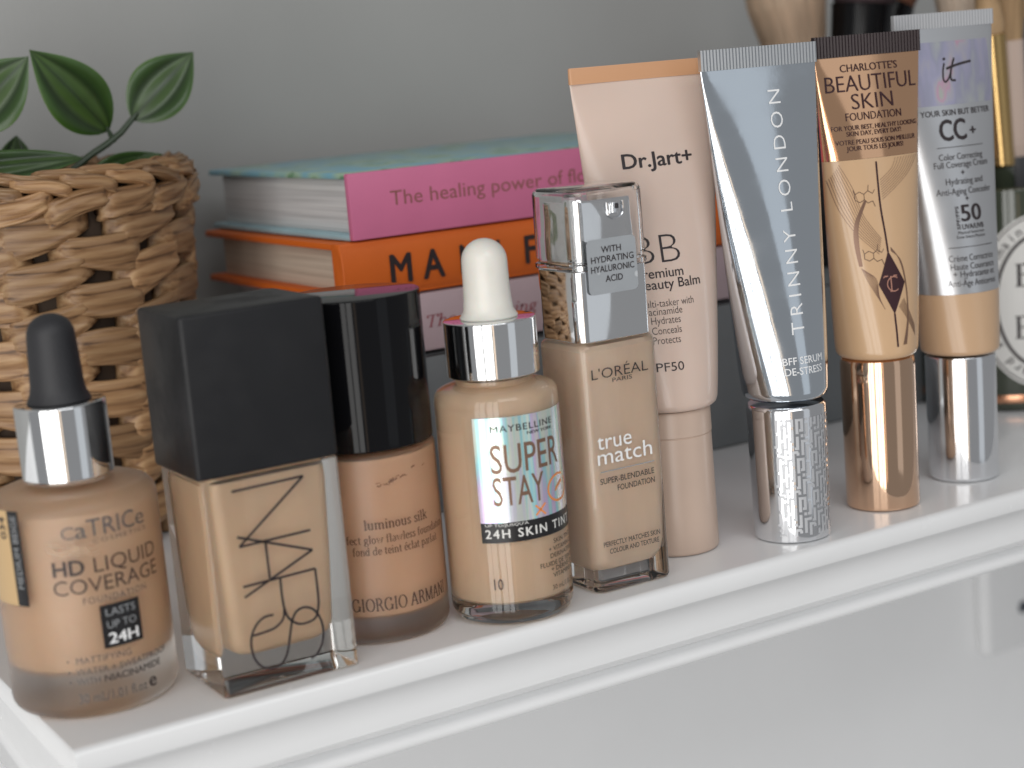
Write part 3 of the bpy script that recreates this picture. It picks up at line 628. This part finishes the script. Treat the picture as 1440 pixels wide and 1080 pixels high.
# rose gold and beige tube
t = thing('squeeze_tube', 'beige tube with rose gold foil top, dark diamond emblem and rose gold cap', 'tube', (.2304, .0159, E0), -8, 'squeeze tubes standing on their caps')
surf, sec = tube_fn(.0490, .1405, .0123, .0190, .0012, .75)
obj('tube_body', tube_body(sec, .0480, .1097, 18, foot=.0022), 'beige_tube', t)
obj('foil_panel', tube_body(sec, .10975, .1406, 14), 'gold', t)
crimp(.0191, .0012, .1405, .1469, .0008, 34, 'plum_crimp', t)
obj('cap', lathe([(0, 0), (.0108, 0), (.0113, .0003), (.0115, .0010), (.0116, .0460), (.0113, .0474), (.0105, .0479), (0, .0479)], 96), 'gold_cap', t)
for s, u0, u1, z, h, w in (("CHARLOTTE'S", -.0107, .0099, .1360, .0022, .004), ('BEAUTIFUL', -.0162, .0167, .1301, .0048, -.006), ('SKIN', -.0081, .0068, .1247, .0046, -.006), ('FOUNDATION', -.0106, .0094, .1214, .0023, .002), ('FOR YOUR BEST, HEALTHY LOOKING', -.0154, .0158, .1186, .0014, .006), ('SKIN DAY, EVERY DAY!', -.0109, .0086, .1168, .0014, .006), ('VOTRE PEAU SOUS SON MEILLEUR', -.0145, .0145, .1143, .0014, .006), ('JOUR TOUS LES JOURS!', -.0113, .0089, .1124, .0014, .006)):
    text(s, u0, u1, z, h, surf, t, 'ink_plum', w, off=.00013)
em = bmesh.new()
ribbon(em, smooth_path([(-.0023, .1086), (-.0026, .0959), (-.0020, .0870), (-.0017, .0811)]), .0006)
ribbon(em, [(-.0014, .0624), (-.0012, .0570), (-.0011, .0521)], .0006)
vs = [em.verts.new((x, z, 0)) for x, z in ((-.0017, .0815), (-.0057, .0716), (-.0014, .0622), (.0034, .0715))]; c_ = em.verts.new((-.0013, .0716, 0))
for k in range(4): em.faces.new((vs[k], vs[(k + 1) % 4], c_))
emb = lay(em, surf, .00014, 'emblem', 'ink_plum', t, .0011)
bm = bmesh.new()
ribbon(bm, arc(-.0008, .0714, .0022, .0022, 50, 310, 20), .00035); ribbon(bm, [(-.0041, .0735), (-.0037, .0739), (.0006, .0739)], .00032); ribbon(bm, [(-.0017, .0739), (-.0017, .0692)], .0004); ribbon(bm, [(-.0023, .0692), (-.0011, .0692)], .0002)
lay(bm, surf, .00022, 'monogram', 'ink_rose', emb)
bm = bmesh.new()
for k in range(9):
    f_ = k / 8
    ribbon(bm, smooth_path([(-.0168 + .0028 * f_, .1085 - .0005 * (1 - f_) - .004 * (1 - f_)), (-.0146 + .0040 * f_, .0985 - .0035 + .006 * f_), (-.0107 + .0026 * f_, .0905 - .003 + .005 * f_), (-.0046 + .0012 * f_, .0808 + .0045 * f_)]), .00014)
    ribbon(bm, smooth_path([(.0050 + .0095 * f_, .1093), (.0030 + .0062 * f_, .1061 - .0022 * f_), (-.0017 + .0001 * f_, .1029 - .0058 * f_)]), .00014)
    ribbon(bm, smooth_path([(-.0100 + .0018 * f_, .0770 - .0002 * k), (-.0083 + .0022 * f_, .0722 + .0008 * f_), (-.0043 - .0002 * k, .0640 + .0058 * f_ * .6)]), .00012)
    ribbon(bm, smooth_path([(.0004 + .0020 * f_, .0645 + .0022 * f_), (.0030 + .0012 * f_, .0606 + .0022 * f_), (.0066, .0545 + .0030 * f_)]), .00012)
for k in range(5):
    f_ = k / 4
    ribbon(bm, smooth_path([(-.0070 - .0006 * f_, .0972), (-.0098 - .0010 * f_, .0907), (-.0103 - .0010 * f_, .0847), (-.0098 - .0006 * f_, .0775)]), .0003)
    ribbon(bm, smooth_path([(-.0006, .0825 - .001 * f_), (.0023 + .0004 * f_, .0780), (.0037 + .0003 * f_, .0705), (.0034 + .0004 * f_, .0609), (.0010 + .0012 * f_, .0525)]), .00022)
lay(bm, surf, .00010, 'wave_lines', 'ink_bronze', t, .0011)
bm = bmesh.new()
for hx, hz, hr in ((-.0089, .0984, .0016), (-.0077, .0805, .0015)):
    h6 = arc(hx, hz, hr, hr, 30, 390, 6); ribbon(bm, h6, .00018)
    ribbon(bm, [h6[0], (hx + hr * 1.7, hz + hr * 1.1), (hx + hr * 1.9, hz + hr * 2.2)], .00018); ribbon(bm, [(hx + hr * 1.7, hz + hr * 1.1), (hx + hr * 2.6, hz + hr * .5), (hx + hr * 3.1, hz + hr * 1.2)], .00018)
    ribbon(bm, [h6[5], (hx + hr * 1.5, hz - hr * 1.2), (hx + hr * 2.5, hz - hr * .9), (hx + hr * 2.9, hz - hr * 2.0)], .00018); ribbon(bm, [(hx - hr * 1.1, hz + hr * 1.4), h6[2]], .00018)
lay(bm, surf, .00012, 'molecule_drawing', 'ink_brown', t)

# satin silver and honey tube
t = thing('squeeze_tube', 'satin silver tube with honey beige base and plain chrome cap', 'tube', (.2725, .0221, E0), -8, 'squeeze tubes standing on their caps')
surf, sec = tube_fn(.0425, .1468, .0123, .0190, -.0022, .75)
obj('tube_body', tube_body(sec, .0422, .0625, 12, foot=.0014), 'beige_tube2', t)
obj('silver_panel', tube_body(sec, .06255, .1469, 24), 'satin', t)
crimp(.0191, -.0022, .1468, .1516, .0008, 34, 'satin_crimp', t, .0002)
obj('cap', lathe([(0, 0), (.0107, 0), (.0112, .0004), (.0114, .0012), (.0114, .0408), (.0112, .0413), (0, .0415)], 96), 'chrome_soft', t)
hw = lay(patch(-.0165, .0162, .1226, .1425, 24, 8), surf, .00005, 'holographic_window', 'holo2', t)
bm = bmesh.new()
for pts, w in (([(-.0022, .1357), (-.0030, .1335), (-.0033, .1308), (-.0026, .1298), (-.0011, .1311), (.0001, .1333)], .0006), ([(.0018, .1371), (.0002, .1338), (-.0005, .1313), (-.0001, .1302), (.0013, .1301)], .0007), ([(-.0017, .1339), (.0031, .1350), (.0083, .1357)], .0008)):
    ribbon(bm, smooth_path(pts), w)
ribbon(bm, [(-.0025, .1368), (-.0016, .1372)], .0008)
lay(bm, surf, .00014, 'brush_script', 'ink', t)
for s, u0, u1, z, h, w in (('YOUR SKIN BUT BETTER', -.0130, .0139, .1193, .0018, .006), ('CC', -.0074, .0027, .1115, .0064, .03), ('+', .0040, .0067, .1125, .0030, .03), ('Color Correcting', -.0086, .0081, .1053, .0020, -.004), ('Full Coverage Cream', -.0105, .0102, .1028, .0020, -.004), ('+', -.0016, -.0002, .1002, .0018, .02), ('Hydrating and', -.0073, .0068, .0975, .0020, -.004), ('Anti-Aging Concealer', -.0107, .0103, .0943, .0020, -.004), ('+', -.0012, .0001, .0919, .0018, .02), ('50', -.0036, .0044, .0857, .0051, .02), ('UVA/UVB', -.0036, .0048, .0831, .0016, .012), ('Physical Sunscreen', -.0052, .0048, .0817, .0009, 0), ('Écran Solaire Physique', -.0058, .0050, .0803, .0009, 0), ('Crème Correctrice', -.0090, .0078, .0731, .0020, -.004), ('Haute Couvrance', -.0087, .0078, .0704, .0020, -.004), ('+ Hydratante et', -.0081, .0076, .0680, .0020, -.004), ('Anti-Âge Anticernes', -.0098, .0080, .0651, .0020, -.004)):
    text(s, u0, u1, z, h, surf, t, 'ink', w, off=.00014)
text('SPF/FPS', .0832, .0906, -.0042, .0011, surf, t, 'ink', .012, vertical=True, off=.00014)
for u0, u1, z in ((-.0089, .0089, .1092), (-.0088, .0080, .0774)):
    lay(patch(u0, u1, z, z + .0002, 12, 1), surf, .00014, 'rule', 'ink', t)

# ------------------------------------------------------------------ books
def block(x0, x1, y0, y1, z0, z1, e=.0005):
    bm = bmesh.new()
    bmesh.ops.create_cube(bm, size=1, matrix=Matrix.Translation(((x0 + x1) / 2, (y0 + y1) / 2, (z0 + z1) / 2)) @ Matrix.Diagonal((x1 - x0, y1 - y0, z1 - z0, 1)))
    bmesh.ops.bevel(bm, geom=bm.edges[:], offset=e, segments=2, affect='EDGES', profile=.5)
    return bm
def book(label, x0, x1, y0, y1, z0, z1, th, board_m, spine_m, page_m, inset=.004, square=False, rz=0, sp_th=.0016):
    """hard cover book lying flat, spine towards the front"""
    t = thing('book', label, 'book', ((x0 + x1) / 2, y0, z0), rz, 'books stacked behind the bottles')
    w = (x1 - x0) / 2; d = y1 - y0; h = z1 - z0
    for a in (0, h - th): obj('cover_board', block(-w, w, .003 if square else .0015, d, a, a + th), board_m, t)
    if square: sp = block(-w, w, 0, sp_th, .0002, h - .0002, .0004)
    else:       # rounded cloth spine that rolls over the board edges
        rs = []; n = 8
        for x in (-w - .0004, -w - .0001, w + .0001, w + .0004):
            e = .0003 if abs(x) > w + .0002 else 0
            pts = [(x, .0075 - e, e * .5 + .0001 - .0003), (x, .0055, e + .0001 - .0003)] + [(x, .0028 - .0030 * math.cos(rad(a)) + e, h / 2 + (h / 2 + .0003 - e) * math.sin(rad(a))) for a in range(-80, 81, 20)] + [(x, .0055, h + .0002 - e), (x, .0075 - e, h + .0002 - e * .5)]
            
            rs.append(pts)
        sp = loft(rs)
    sp = obj('spine', sp, spine_m, t)
    obj('pages', block(-w + inset, w - inset, .0035, d - inset, th, h - th, .0003), page_m, t)
    return t, sp
t, sp = book('thick slate grey book lying at the bottom of the stack', .100, .372, .1170, .2350, .0003, .0543, .003, 'slate', 'slate', 'pages', sp_th=.002, square=True)
lay(patch(-.136, .136, .0535, .0540, 2, 1), flatsurf(0), .0001, 'top_gap_shade', 'ink', t)  # flat dark strip, painted shade of the gap above this book
t, sp = book('pale dusty pink book under the orange book', .104, .262, .1172, .2350, .0556, .0752, .0022, 'pale', 'pale', 'pages', square=True)
X0 = .183
text('The Beginning', .1260 - X0, .1695 - X0, .0635 - .0556, .0040, flatsurf(-.00005), t, 'title_red', serif=True, shear=.25, cut=0)
t, sp = book('bright orange book with wide black capitals on its spine', .0975, .256, .1165, .2365, .0758, .0946, .0022, 'orange', 'orange', 'pages_cream', inset=.005)
X0 = (.0975 + .256) / 2
for ch, u0, u1 in (('M', .1139, .1219), ('A', .1259, .1342), ('N', .1402, .1472), ('I', .1545, .1558), ('F', .1655, .1703), ('E', .178, .183), ('S', .190, .196), ('T', .203, .209)):
    text(ch, u0 - X0, u1 - X0,   .0800 - .0758, .0092, flatsurf(-.0003), t, 'ink', .028, cut=0)
t, sp = book('book with bright pink spine and floral blue cover on top of the stack', .1020, .258, .1165, .2380, .0951, .1170, .0020, 'cover_blue', 'spine_pink', 'pages', inset=.004, square=True, sp_th=.0030)
X0 = .180
text('The healing power of flowers', .1165 - X0, .2080 - X0, .1052 - .0951, .0047, flatsurf(-.00004), t, 'title_olive', -.004, cut=0)
for ch in list(t.children):      # the upper board carries the printed floral design
    if ch.name.startswith('cover_board') and max(v.co.z for v in ch.data.vertices) > .02:
        ch.data.materials.clear(); ch.data.materials.append(M['floral']); ch['label'] = 'floral printed upper cover'

# ------------------------------------------------------------------ woven basket with a plant
BX, BY, RB, RT, BH = .0235, .200, .0410, .0530, .1240
t = thing('woven_basket', 'woven straw basket with a braided rim holding the green plant', 'basket', (BX, BY, E0))
brad = lambda z: RB + (RT - RB) * min(1, z / BH) ** .8
obj('gap_shade_lining', lathe([(0, .002), (RB - .005, .002)] + [(brad(z) - .0042, z) for z in (.01, .04, .08, .12)] + [(brad(.12) - .0060, .12), (brad(.1) - .0060, .1), (0, .1)], 48), 'straw_gap_shade', t)
obj('filler', lathe([(RT - .0062, .108), (.03, .113), (.01, .115), (0, .115)], 32), 'soil', t)
def strand(L, H, T, seed, dive, slant, bend):
    """flat folded straw ribbon; x along, y outwards (-y is out), z up; broad at one end, tapering under its neighbour at the other"""
    bm = bmesh.new(); rng = random.Random(seed); rs = []; nx, nc = 20, 32
    ph = [rng.uniform(0, 6.28) for _ in range(4)]; sg = -1 if slant > 0 else 1
    for i in range(nx + 1):
        s = -1 + 2 * i / nx; x = s * L / 2; q = s * sg          # q = 1 at the broad end
        hh = H / 2 * (.86 + .17 * q + .04 * math.sin(2.3 * s + ph[0])) * (1 - .10 * max(0, q - .7) / .3)
        tt = T / 2 * (1 - .25 * abs(s) ** 4)
        yo = x * x / (2 * bend) + dive * max(0, abs(s) - .70) ** 2 / .09 + .0006 * (1 - q) / 2
        zo = slant * x + .0005 * math.sin(3 * s + ph[1]); ring = []
        for k in range(nc):
            a = 2 * math.pi * k / nc; cz = math.sin(a); cy = -math.cos(a)
            fold = 1 + .20 * math.sin(5 * a + ph[2] + s * 1.1) + .14 * math.sin(9 * a + ph[3] - s * 1.7)
            ring.append((x, yo + tt * math.copysign(abs(cy) ** .6, cy) * fold, zo + hh * math.copysign(abs(cz) ** .75, cz)))
        rs.append(ring)
    return loft(rs, bm)
NCOL = 16; PITCH = .0158
pools = {'a': [], 'b': []}
def strand_mesh(kind, k):
    key = (kind, k)
    if key not in pools:
        if kind == 'up': bm = strand(.0300, .0142, .0040, 10 + k, .0040, .25, .05)
        elif kind == 'dn': bm = strand(.0305, .0140, .0040, 40 + k, .0040, -.10, .05)
        elif kind == 'rim': bm = strand(.0215, .0088, .0060, 70 + k, .0022, .22, .055)
        else: bm = strand(.0185, .0052, .0048, 90 + k, .0014, -.20, .055)
        me = bpy.data.meshes.new('weave_strand'); bm.normal_update(); bm.to_mesh(me); bm.free()
        me.materials.append(M['straw']); me.polygons.foreach_set('use_smooth', [True] * len(me.polygons))
        pools[key] = me
    return pools[key]
rng = random.Random(11)
def put(name, me, ang, z, r, tilt=0, roll=0, sc_=(1, 1, 1)):
    o = bpy.data.objects.new(name, me); C.objects.link(o); o.parent = t
    o.location = (r * math.sin(ang), -r * math.cos(ang), z); o.rotation_euler = (tilt, roll, ang); o.scale = sc_
for c in range(NCOL):
    ang = 2 * math.pi * (c + .35) / NCOL
    for j in range(-1, 8):
        z = .0050 + j * PITCH + (PITCH / 2 if c % 2 else 0) + rng.uniform(-.0008, .0008)
        if z < .003 or z > .1085: continue
        r = brad(z) + .0002 + rng.uniform(-.0005, .0006)
        k = r / .0500
        put('weave_strand', strand_mesh('up' if c % 2 else 'dn', rng.randrange(4)), ang + rng.uniform(-.02, .02), z, r, rad(5), rng.uniform(-.06, .06), (k * rng.uniform(.96, 1.04), 1, rng.uniform(.92, 1.06)))
    # upright stake glimpsed between the strands
    a2 = 2 * math.pi * (c + .85) / NCOL
    bm = tube_along([((brad(z) - .0030) * math.sin(a2), -(brad(z) - .0030) * math.cos(a2), z) for z in (.003, .03, .06, .09, .113)], .0021, 8)
    obj('stake', bm, 'straw', t)
for c in range(18):
    a = 2 * math.pi * c / 18
    put('rim_strand', strand_mesh('rim', c % 3), a, .1150, brad(.115) + .0012 + rng.uniform(-.0004, .0004), rad(6), rng.uniform(-.05, .05), (1.02, 1, rng.uniform(.95, 1.08)))
for c in range(22):
    a = 2 * math.pi * (c + .3) / 22
    put('rim_braid', strand_mesh('braid', c % 3), a, .1212, brad(.121) + .0006, rad(-4), rng.uniform(-.06, .06), (1, 1, rng.uniform(.95, 1.1)))
for c in range(22):
    a = 2 * math.pi * (c + .8) / 22
    put('rim_braid', strand_mesh('braid', c % 3), a, .1236, brad(.121) - .0022, rad(-35), rng.uniform(-.06, .06), (1, 1.05, rng.uniform(.85, 1.0)))

pl = thing('leafy_plant', 'dark green leafy plant sprouting out of the woven basket', 'plant', (BX, BY, .114))
def leaf(base, tip, width, up, curl=.15, fold=.25, seed=0, wpos=.42):
    """pointed oval blade with a creased midrib; up = rough direction its face looks"""
    b = Vector(base); e = Vector(tip); d = e - b; L = d.length; d.normalize()
    n = Vector(up); n = (n - d * n.dot(d)).normalized(); s = d.cross(n)
    bm = bmesh.new(); uvl = bm.loops.layers.uv.new('UVMap'); rows = []; NX, NY = 14, 18
    for j in range(NY + 1):
        v = j / NY
        pk = wpos; pa = .80; pb = pa * (1 - pk) / pk
        w = width / 2 * (v ** pa * (1 - v) ** pb) / (pk ** pa * (1 - pk) ** pb)
        row = []
        for i in range(NX + 1):
            q = -1 + 2 * i / NX
            ripple = .0009 * math.cos(q * 7.5) * math.sin(math.pi * v)
            pt = b + d * (v * L) + s * (q * w) + n * (-curl * L * (v - .5) ** 2 * 1.2 + fold * w * abs(q) - fold * .5 * w * q * q + ripple * (w / (width / 2 + 1e-9)))
            row.append(bm.verts.new(pt - Vector((BX, BY, .114))))
        rows.append(row)
    for j in range(NY):
        for i in range(NX):
            f = bm.faces.new((rows[j][i], rows[j][i + 1], rows[j + 1][i + 1], rows[j + 1][i]))
            for l, (a, c) in zip(f.loops, ((i, j), (i + 1, j), (i + 1, j + 1), (i, j + 1))): l[uvl].uv = (a / NX, c / NY)
    ret = bmesh.ops.extrude_face_region(bm, geom=bm.faces[:])   # give the blade a real thickness
    for v in [g for g in ret['geom'] if isinstance(g, bmesh.types.BMVert)]: v.co -= n * .0004
    bmesh.ops.recalc_face_normals(bm, faces=bm.faces)
    return obj('leaf', bm, 'leaf', pl, 60)
cv = (-.35, -.85, .35)
leaf((.0522, .195, .1356), (.0272, .190, .1645), .0215, cv, .10, .28)
leaf((.0604, .195, .1390), (.0858, .196, .1606), .0205, (-.30, -.9, .15), .10, .28)
leaf((.0030, .198, .1400), (.0270, .193, .1628), .0225, (-.25, -.9, .3), .10, .22)
leaf((-.030, .180, .1262), (.0360, .176, .1290), .0125, (-.1, -.85, .55), .05, .15, wpos=.5)
leaf((.0410, .186, .1235), (.0660, .184, .1272), .0075, (0, -.8, .6), .10, .15)
leaf((.0240, .218, .1230), (.0275, .222, .1370), .0110, (-.3, -.9, .1), .05, .2)
leaf((.0030, .216, .1210), (.0090, .222, .1345), .0120, (-.3, -.9, .1), .05, .2)
leaf((-.0080, .205, .1250), (-.0350, .200, .1500), .0200, (-.2, -.9, .3), .1, .2)
leaf((.0250, .225, .1200), (.0050, .232, .1290), .0100, (0, -.7, .7), .1, .2)
off = Vector((BX, BY, .114))
def stem(pts, r): obj('stem', tube_along([Vector(p) - off for p in pts], r, 8), 'stem', pl)
stem([(.0330, .198, .1150), (.0385, .196, .1245), (.0445, .195, .1285), (.0505, .195, .1315), (.0560, .195, .1350), (.0604, .195, .1392), (.0625, .195, .1412)], [.0014, .0013, .0012, .0012, .0011, .0010, .0006])
stem([(.0530, .195, .1318), (.0522, .195, .1345), (.0510, .1945, .1372)], [.0009, .0009, .0005])
stem([(.0100, .200, .1140), (.0060, .199, .1280), (.0032, .198, .1402)], [.0013, .0012, .0008])
stem([(-.002, .203, .1140), (-.006, .204, .1200), (-.0085, .205, .1255)], [.0013, .0012, .0008])

# ------------------------------------------------------------------ candle jar and make-up brushes
JX, JY, JR = .3785, .1010, .0350
t = thing('candle_jar', 'dark green glass candle jar with a cream oval label at the right edge', 'jar', (JX, JY, E0))
obj('jar_body', lathe([(0, 0), (JR - .003, 0), (JR - .001, .0008), (JR, .003), (JR, .083), (JR - .0006, .0850), (JR - .0018, .0856), (JR - .0030, .0850), (JR - .0034, .083), (JR - .0034, .045), (0, .045)], 96), 'jar_green', t)
obj('base_glint', lathe([(JR + .0001, .0035), (JR + .0003, .0040), (JR + .0003, .0060), (JR + .0001, .0065)], 96), 'copper_glint', t)  # orange glint at the jar foot, modelled as a thin metal ring
JS0 = cylsurf(JR); LC = -.0155; LZ = .0425
JS = lambda u, v, o: JS0(u + LC, v + LZ, o)
def oval(rx, rz, n=64):
    bm = bmesh.new(); c_ = bm.verts.new((0, 0, 0)); ring = [bm.verts.new((rx * math.cos(2 * math.pi * k / n), rz * math.sin(2 * math.pi * k / n), 0)) for k in range(n)]
    for k in range(n): bm.faces.new((c_, ring[k], ring[(k + 1) % n]))
    return bm
LRX, LRZ = .0245, .0335
lab = lay(oval(LRX, LRZ), JS, .00008, 'oval_label', 'label_cream', t, .002)
bm = bmesh.new(); ribbon(bm, arc(0, 0, LRX - .0012, LRZ - .0012, 0, 360, 90), .0005); ribbon(bm, arc(0, 0, LRX - .0078, LRZ - .0080, 0, 360, 90), .0013)
lay(bm, JS, .00016, 'label_rings', 'ink', lab)
ring_s = 'diptyque paris 34 boulevard saint germain '
for k, ch in enumerate(ring_s):
    if ch == ' ': continue
    a = rad(140 - 10 - 360 * (k - 38) / len(ring_s)); bm = text_mesh(ch, .01)
    cx_ = (min(v.co.x for v in bm.verts) + max(v.co.x for v in bm.verts)) / 2
    rx, rz = LRX - .0060, LRZ - .0062
    nx_, nz_ = math.cos(a) / rx, math.sin(a) / rz; l_ = math.hypot(nx_, nz_); nx_ /= l_; nz_ /= l_
    for v in bm.verts:
        lx, ly = (v.co.x - cx_) * .0050, v.co.y * .0050
        v.co = (rx * math.cos(a) + lx * nz_ + ly * nx_, rz * math.sin(a) - lx * nx_ + ly * nz_, 0)
    lay(bm, JS, .00016, 'lettering', 'ink', lab)
for ch, u, v in (('B', -.0095, .0060), ('A', .0030, .0060), ('I', -.0012, -.0040), ('E', -.0100, -.0140), ('S', .0030, -.0140)):
    text(ch, u, u + (.0070 if ch != 'I' else .0026), v, .0085, JS, lab, 'ink', serif=True, off=.00016)

def brush(label, root, head, handle_r, fer_r, head_r, lens, mats, group='make-up brushes standing behind the tubes', flat=1.0, flare=1.0):
    """handle, ferrule and bristle head along the line root -> head (tip)"""
    a = Vector(root); b = Vector(head); L = (b - a).length
    o = thing('makeup_brush', label, 'brush', a, 0, group)
    o.rotation_euler = (b - a).to_track_quat('Z', 'Y').to_euler()
    lf, lb = lens; zf = L - lb - lf; zb = L - lb
    obj('handle', lathe([(0, 0), (handle_r * .5, .0005), (handle_r * .8, .01), (handle_r, zf * .6), (fer_r * .8, zf), (0, zf)], 24), mats[0], o)
    obj('ferrule', lathe([(0, zf - .001), (fer_r * .85, zf - .001), (fer_r * .9, zf + .001), (fer_r * .86, zf + .002), (fer_r * .92, zf + .003), (fer_r * .88, zf + .004), (fer_r, zb - .002), (fer_r * 1.02, zb), (fer_r * .9, zb + .0004), (0, zb + .0004)], 36), mats[1], o)
    # bristle head: a bundle of many fine tapered hairs over a soft core
    bm = lathe([(fer_r * .9, zb + .0003), (fer_r * .98, zb + lb * .12), (head_r * .93, zb + lb * .5), (head_r * .90, zb + lb * .72), (head_r * .62, zb + lb * .9), (head_r * .25, zb + lb * .965), (0, zb + lb * .97)], 28)
    rg = random.Random(len(label) + int(a.x * 1e4))
    for k in range(1500):
        th = rg.uniform(0, 6.283); q = math.sqrt(rg.random()) if k % 3 else rg.uniform(.9, 1)
        x0, y0 = fer_r * .95 * q * math.cos(th), fer_r * .95 * q * math.sin(th)
        x1, y1 = head_r * 1.02 * q * math.cos(th), head_r * 1.02 * q * math.sin(th); l2 = lb * (1 - .32 * q ** 3) * rg.uniform(.93, 1.02)
        tx, ty = -math.sin(th) * .00016, math.cos(th) * .00016; rows = []
        for f_ in (0, .35, .7, 1):
            e_ = 1 - (1 - f_) ** 1.7; z_ = zb + l2 * f_; w_ = 1 - .7 * f_
            x_, y_ = x0 + (x1 - x0) * e_ * (1 - .12 * max(0, f_ - .7) / .3), y0 + (y1 - y0) * e_ * (1 - .12 * max(0, f_ - .7) / .3)
            rows.append((bm.verts.new((x_ - tx * w_, y_ - ty * w_, z_)), bm.verts.new((x_ + tx * w_, y_ + ty * w_, z_))))
        for r0_, r1_ in zip(rows, rows[1:]): bm.faces.new((r0_[0], r0_[1], r1_[1], r1_[0]))
    for v in bm.verts:
        if v.co.z > zb: v.co.y *= flat
    obj('bristles', bm, mats[2], o)
    return o
# brush pot standing on the slate book, hidden behind the tubes
PX, PY, PZ = .3445, .1700, .0546
t = thing('brush_pot', 'small dark pot behind the tubes that holds the dark make-up brushes', 'pot', (PX, PY, PZ))
obj('pot_body', lathe([(0, 0), (.0175, 0), (.018, .0006), (.0185, .0560), (.018, .0566), (.0172, .0560), (.0168, .004), (0, .004)], 40), 'black_matte', t)
brush('big fluffy beige powder brush behind the silver blue tube', (PX + .010, PY + .006, PZ + .006), (.3330, .178, .1930), .0035, .0105, .0175, (.014, .060), ('handle_grey', 'black_gloss', 'bristle_beige'))
brush('dark plum brush with wide glossy black ferrule', (PX + .008, PY - .006, PZ + .008), (.3665, .158, .1880), .0045, .0130, .0150, (.042, .029), ('black_matte', 'ferrule_black', 'bristle_plum'))
brush('rust brown brush with black handle beside the plum brush', (PX - .004, PY - .004, PZ + .008), (.3935, .164, .1750), .0040, .0080, .0085, (.036, .019), ('black_matte', 'ferrule_black', 'bristle_rust'))
brush('brush with shiny yellow gold ferrule standing in the candle jar', (JX - .001, JY - .004, .0460), (.3640, .094, .1750), .0042, .0058, .0042, (.050, .032), ('jar_green', 'gold_metal', 'bristle_tan'))
brush('wide cream brush behind the satin silver tube', (JX + .004, JY + .016, .0465), (.3785, .121, .1960), .0045, .0075, .0125, (.030, .062), ('handle_blush', 'handle_blush', 'bristle_cream'))
brush('tan angled brush at the top right corner', (JX + .010, JY + .000, .0465), (.3830, .101, .1720), .0045, .0052, .0070, (.044, .032), ('handle_grey', 'handle_blush', 'bristle_tan'))
brush('grey handled brush at the right edge of the picture', (JX + .018, JY + .004, .0465), (.3960, .104, .1780), .0050, .0064, .0075, (.060, .030), ('handle_grey', 'handle_grey', 'bristle_tan'))
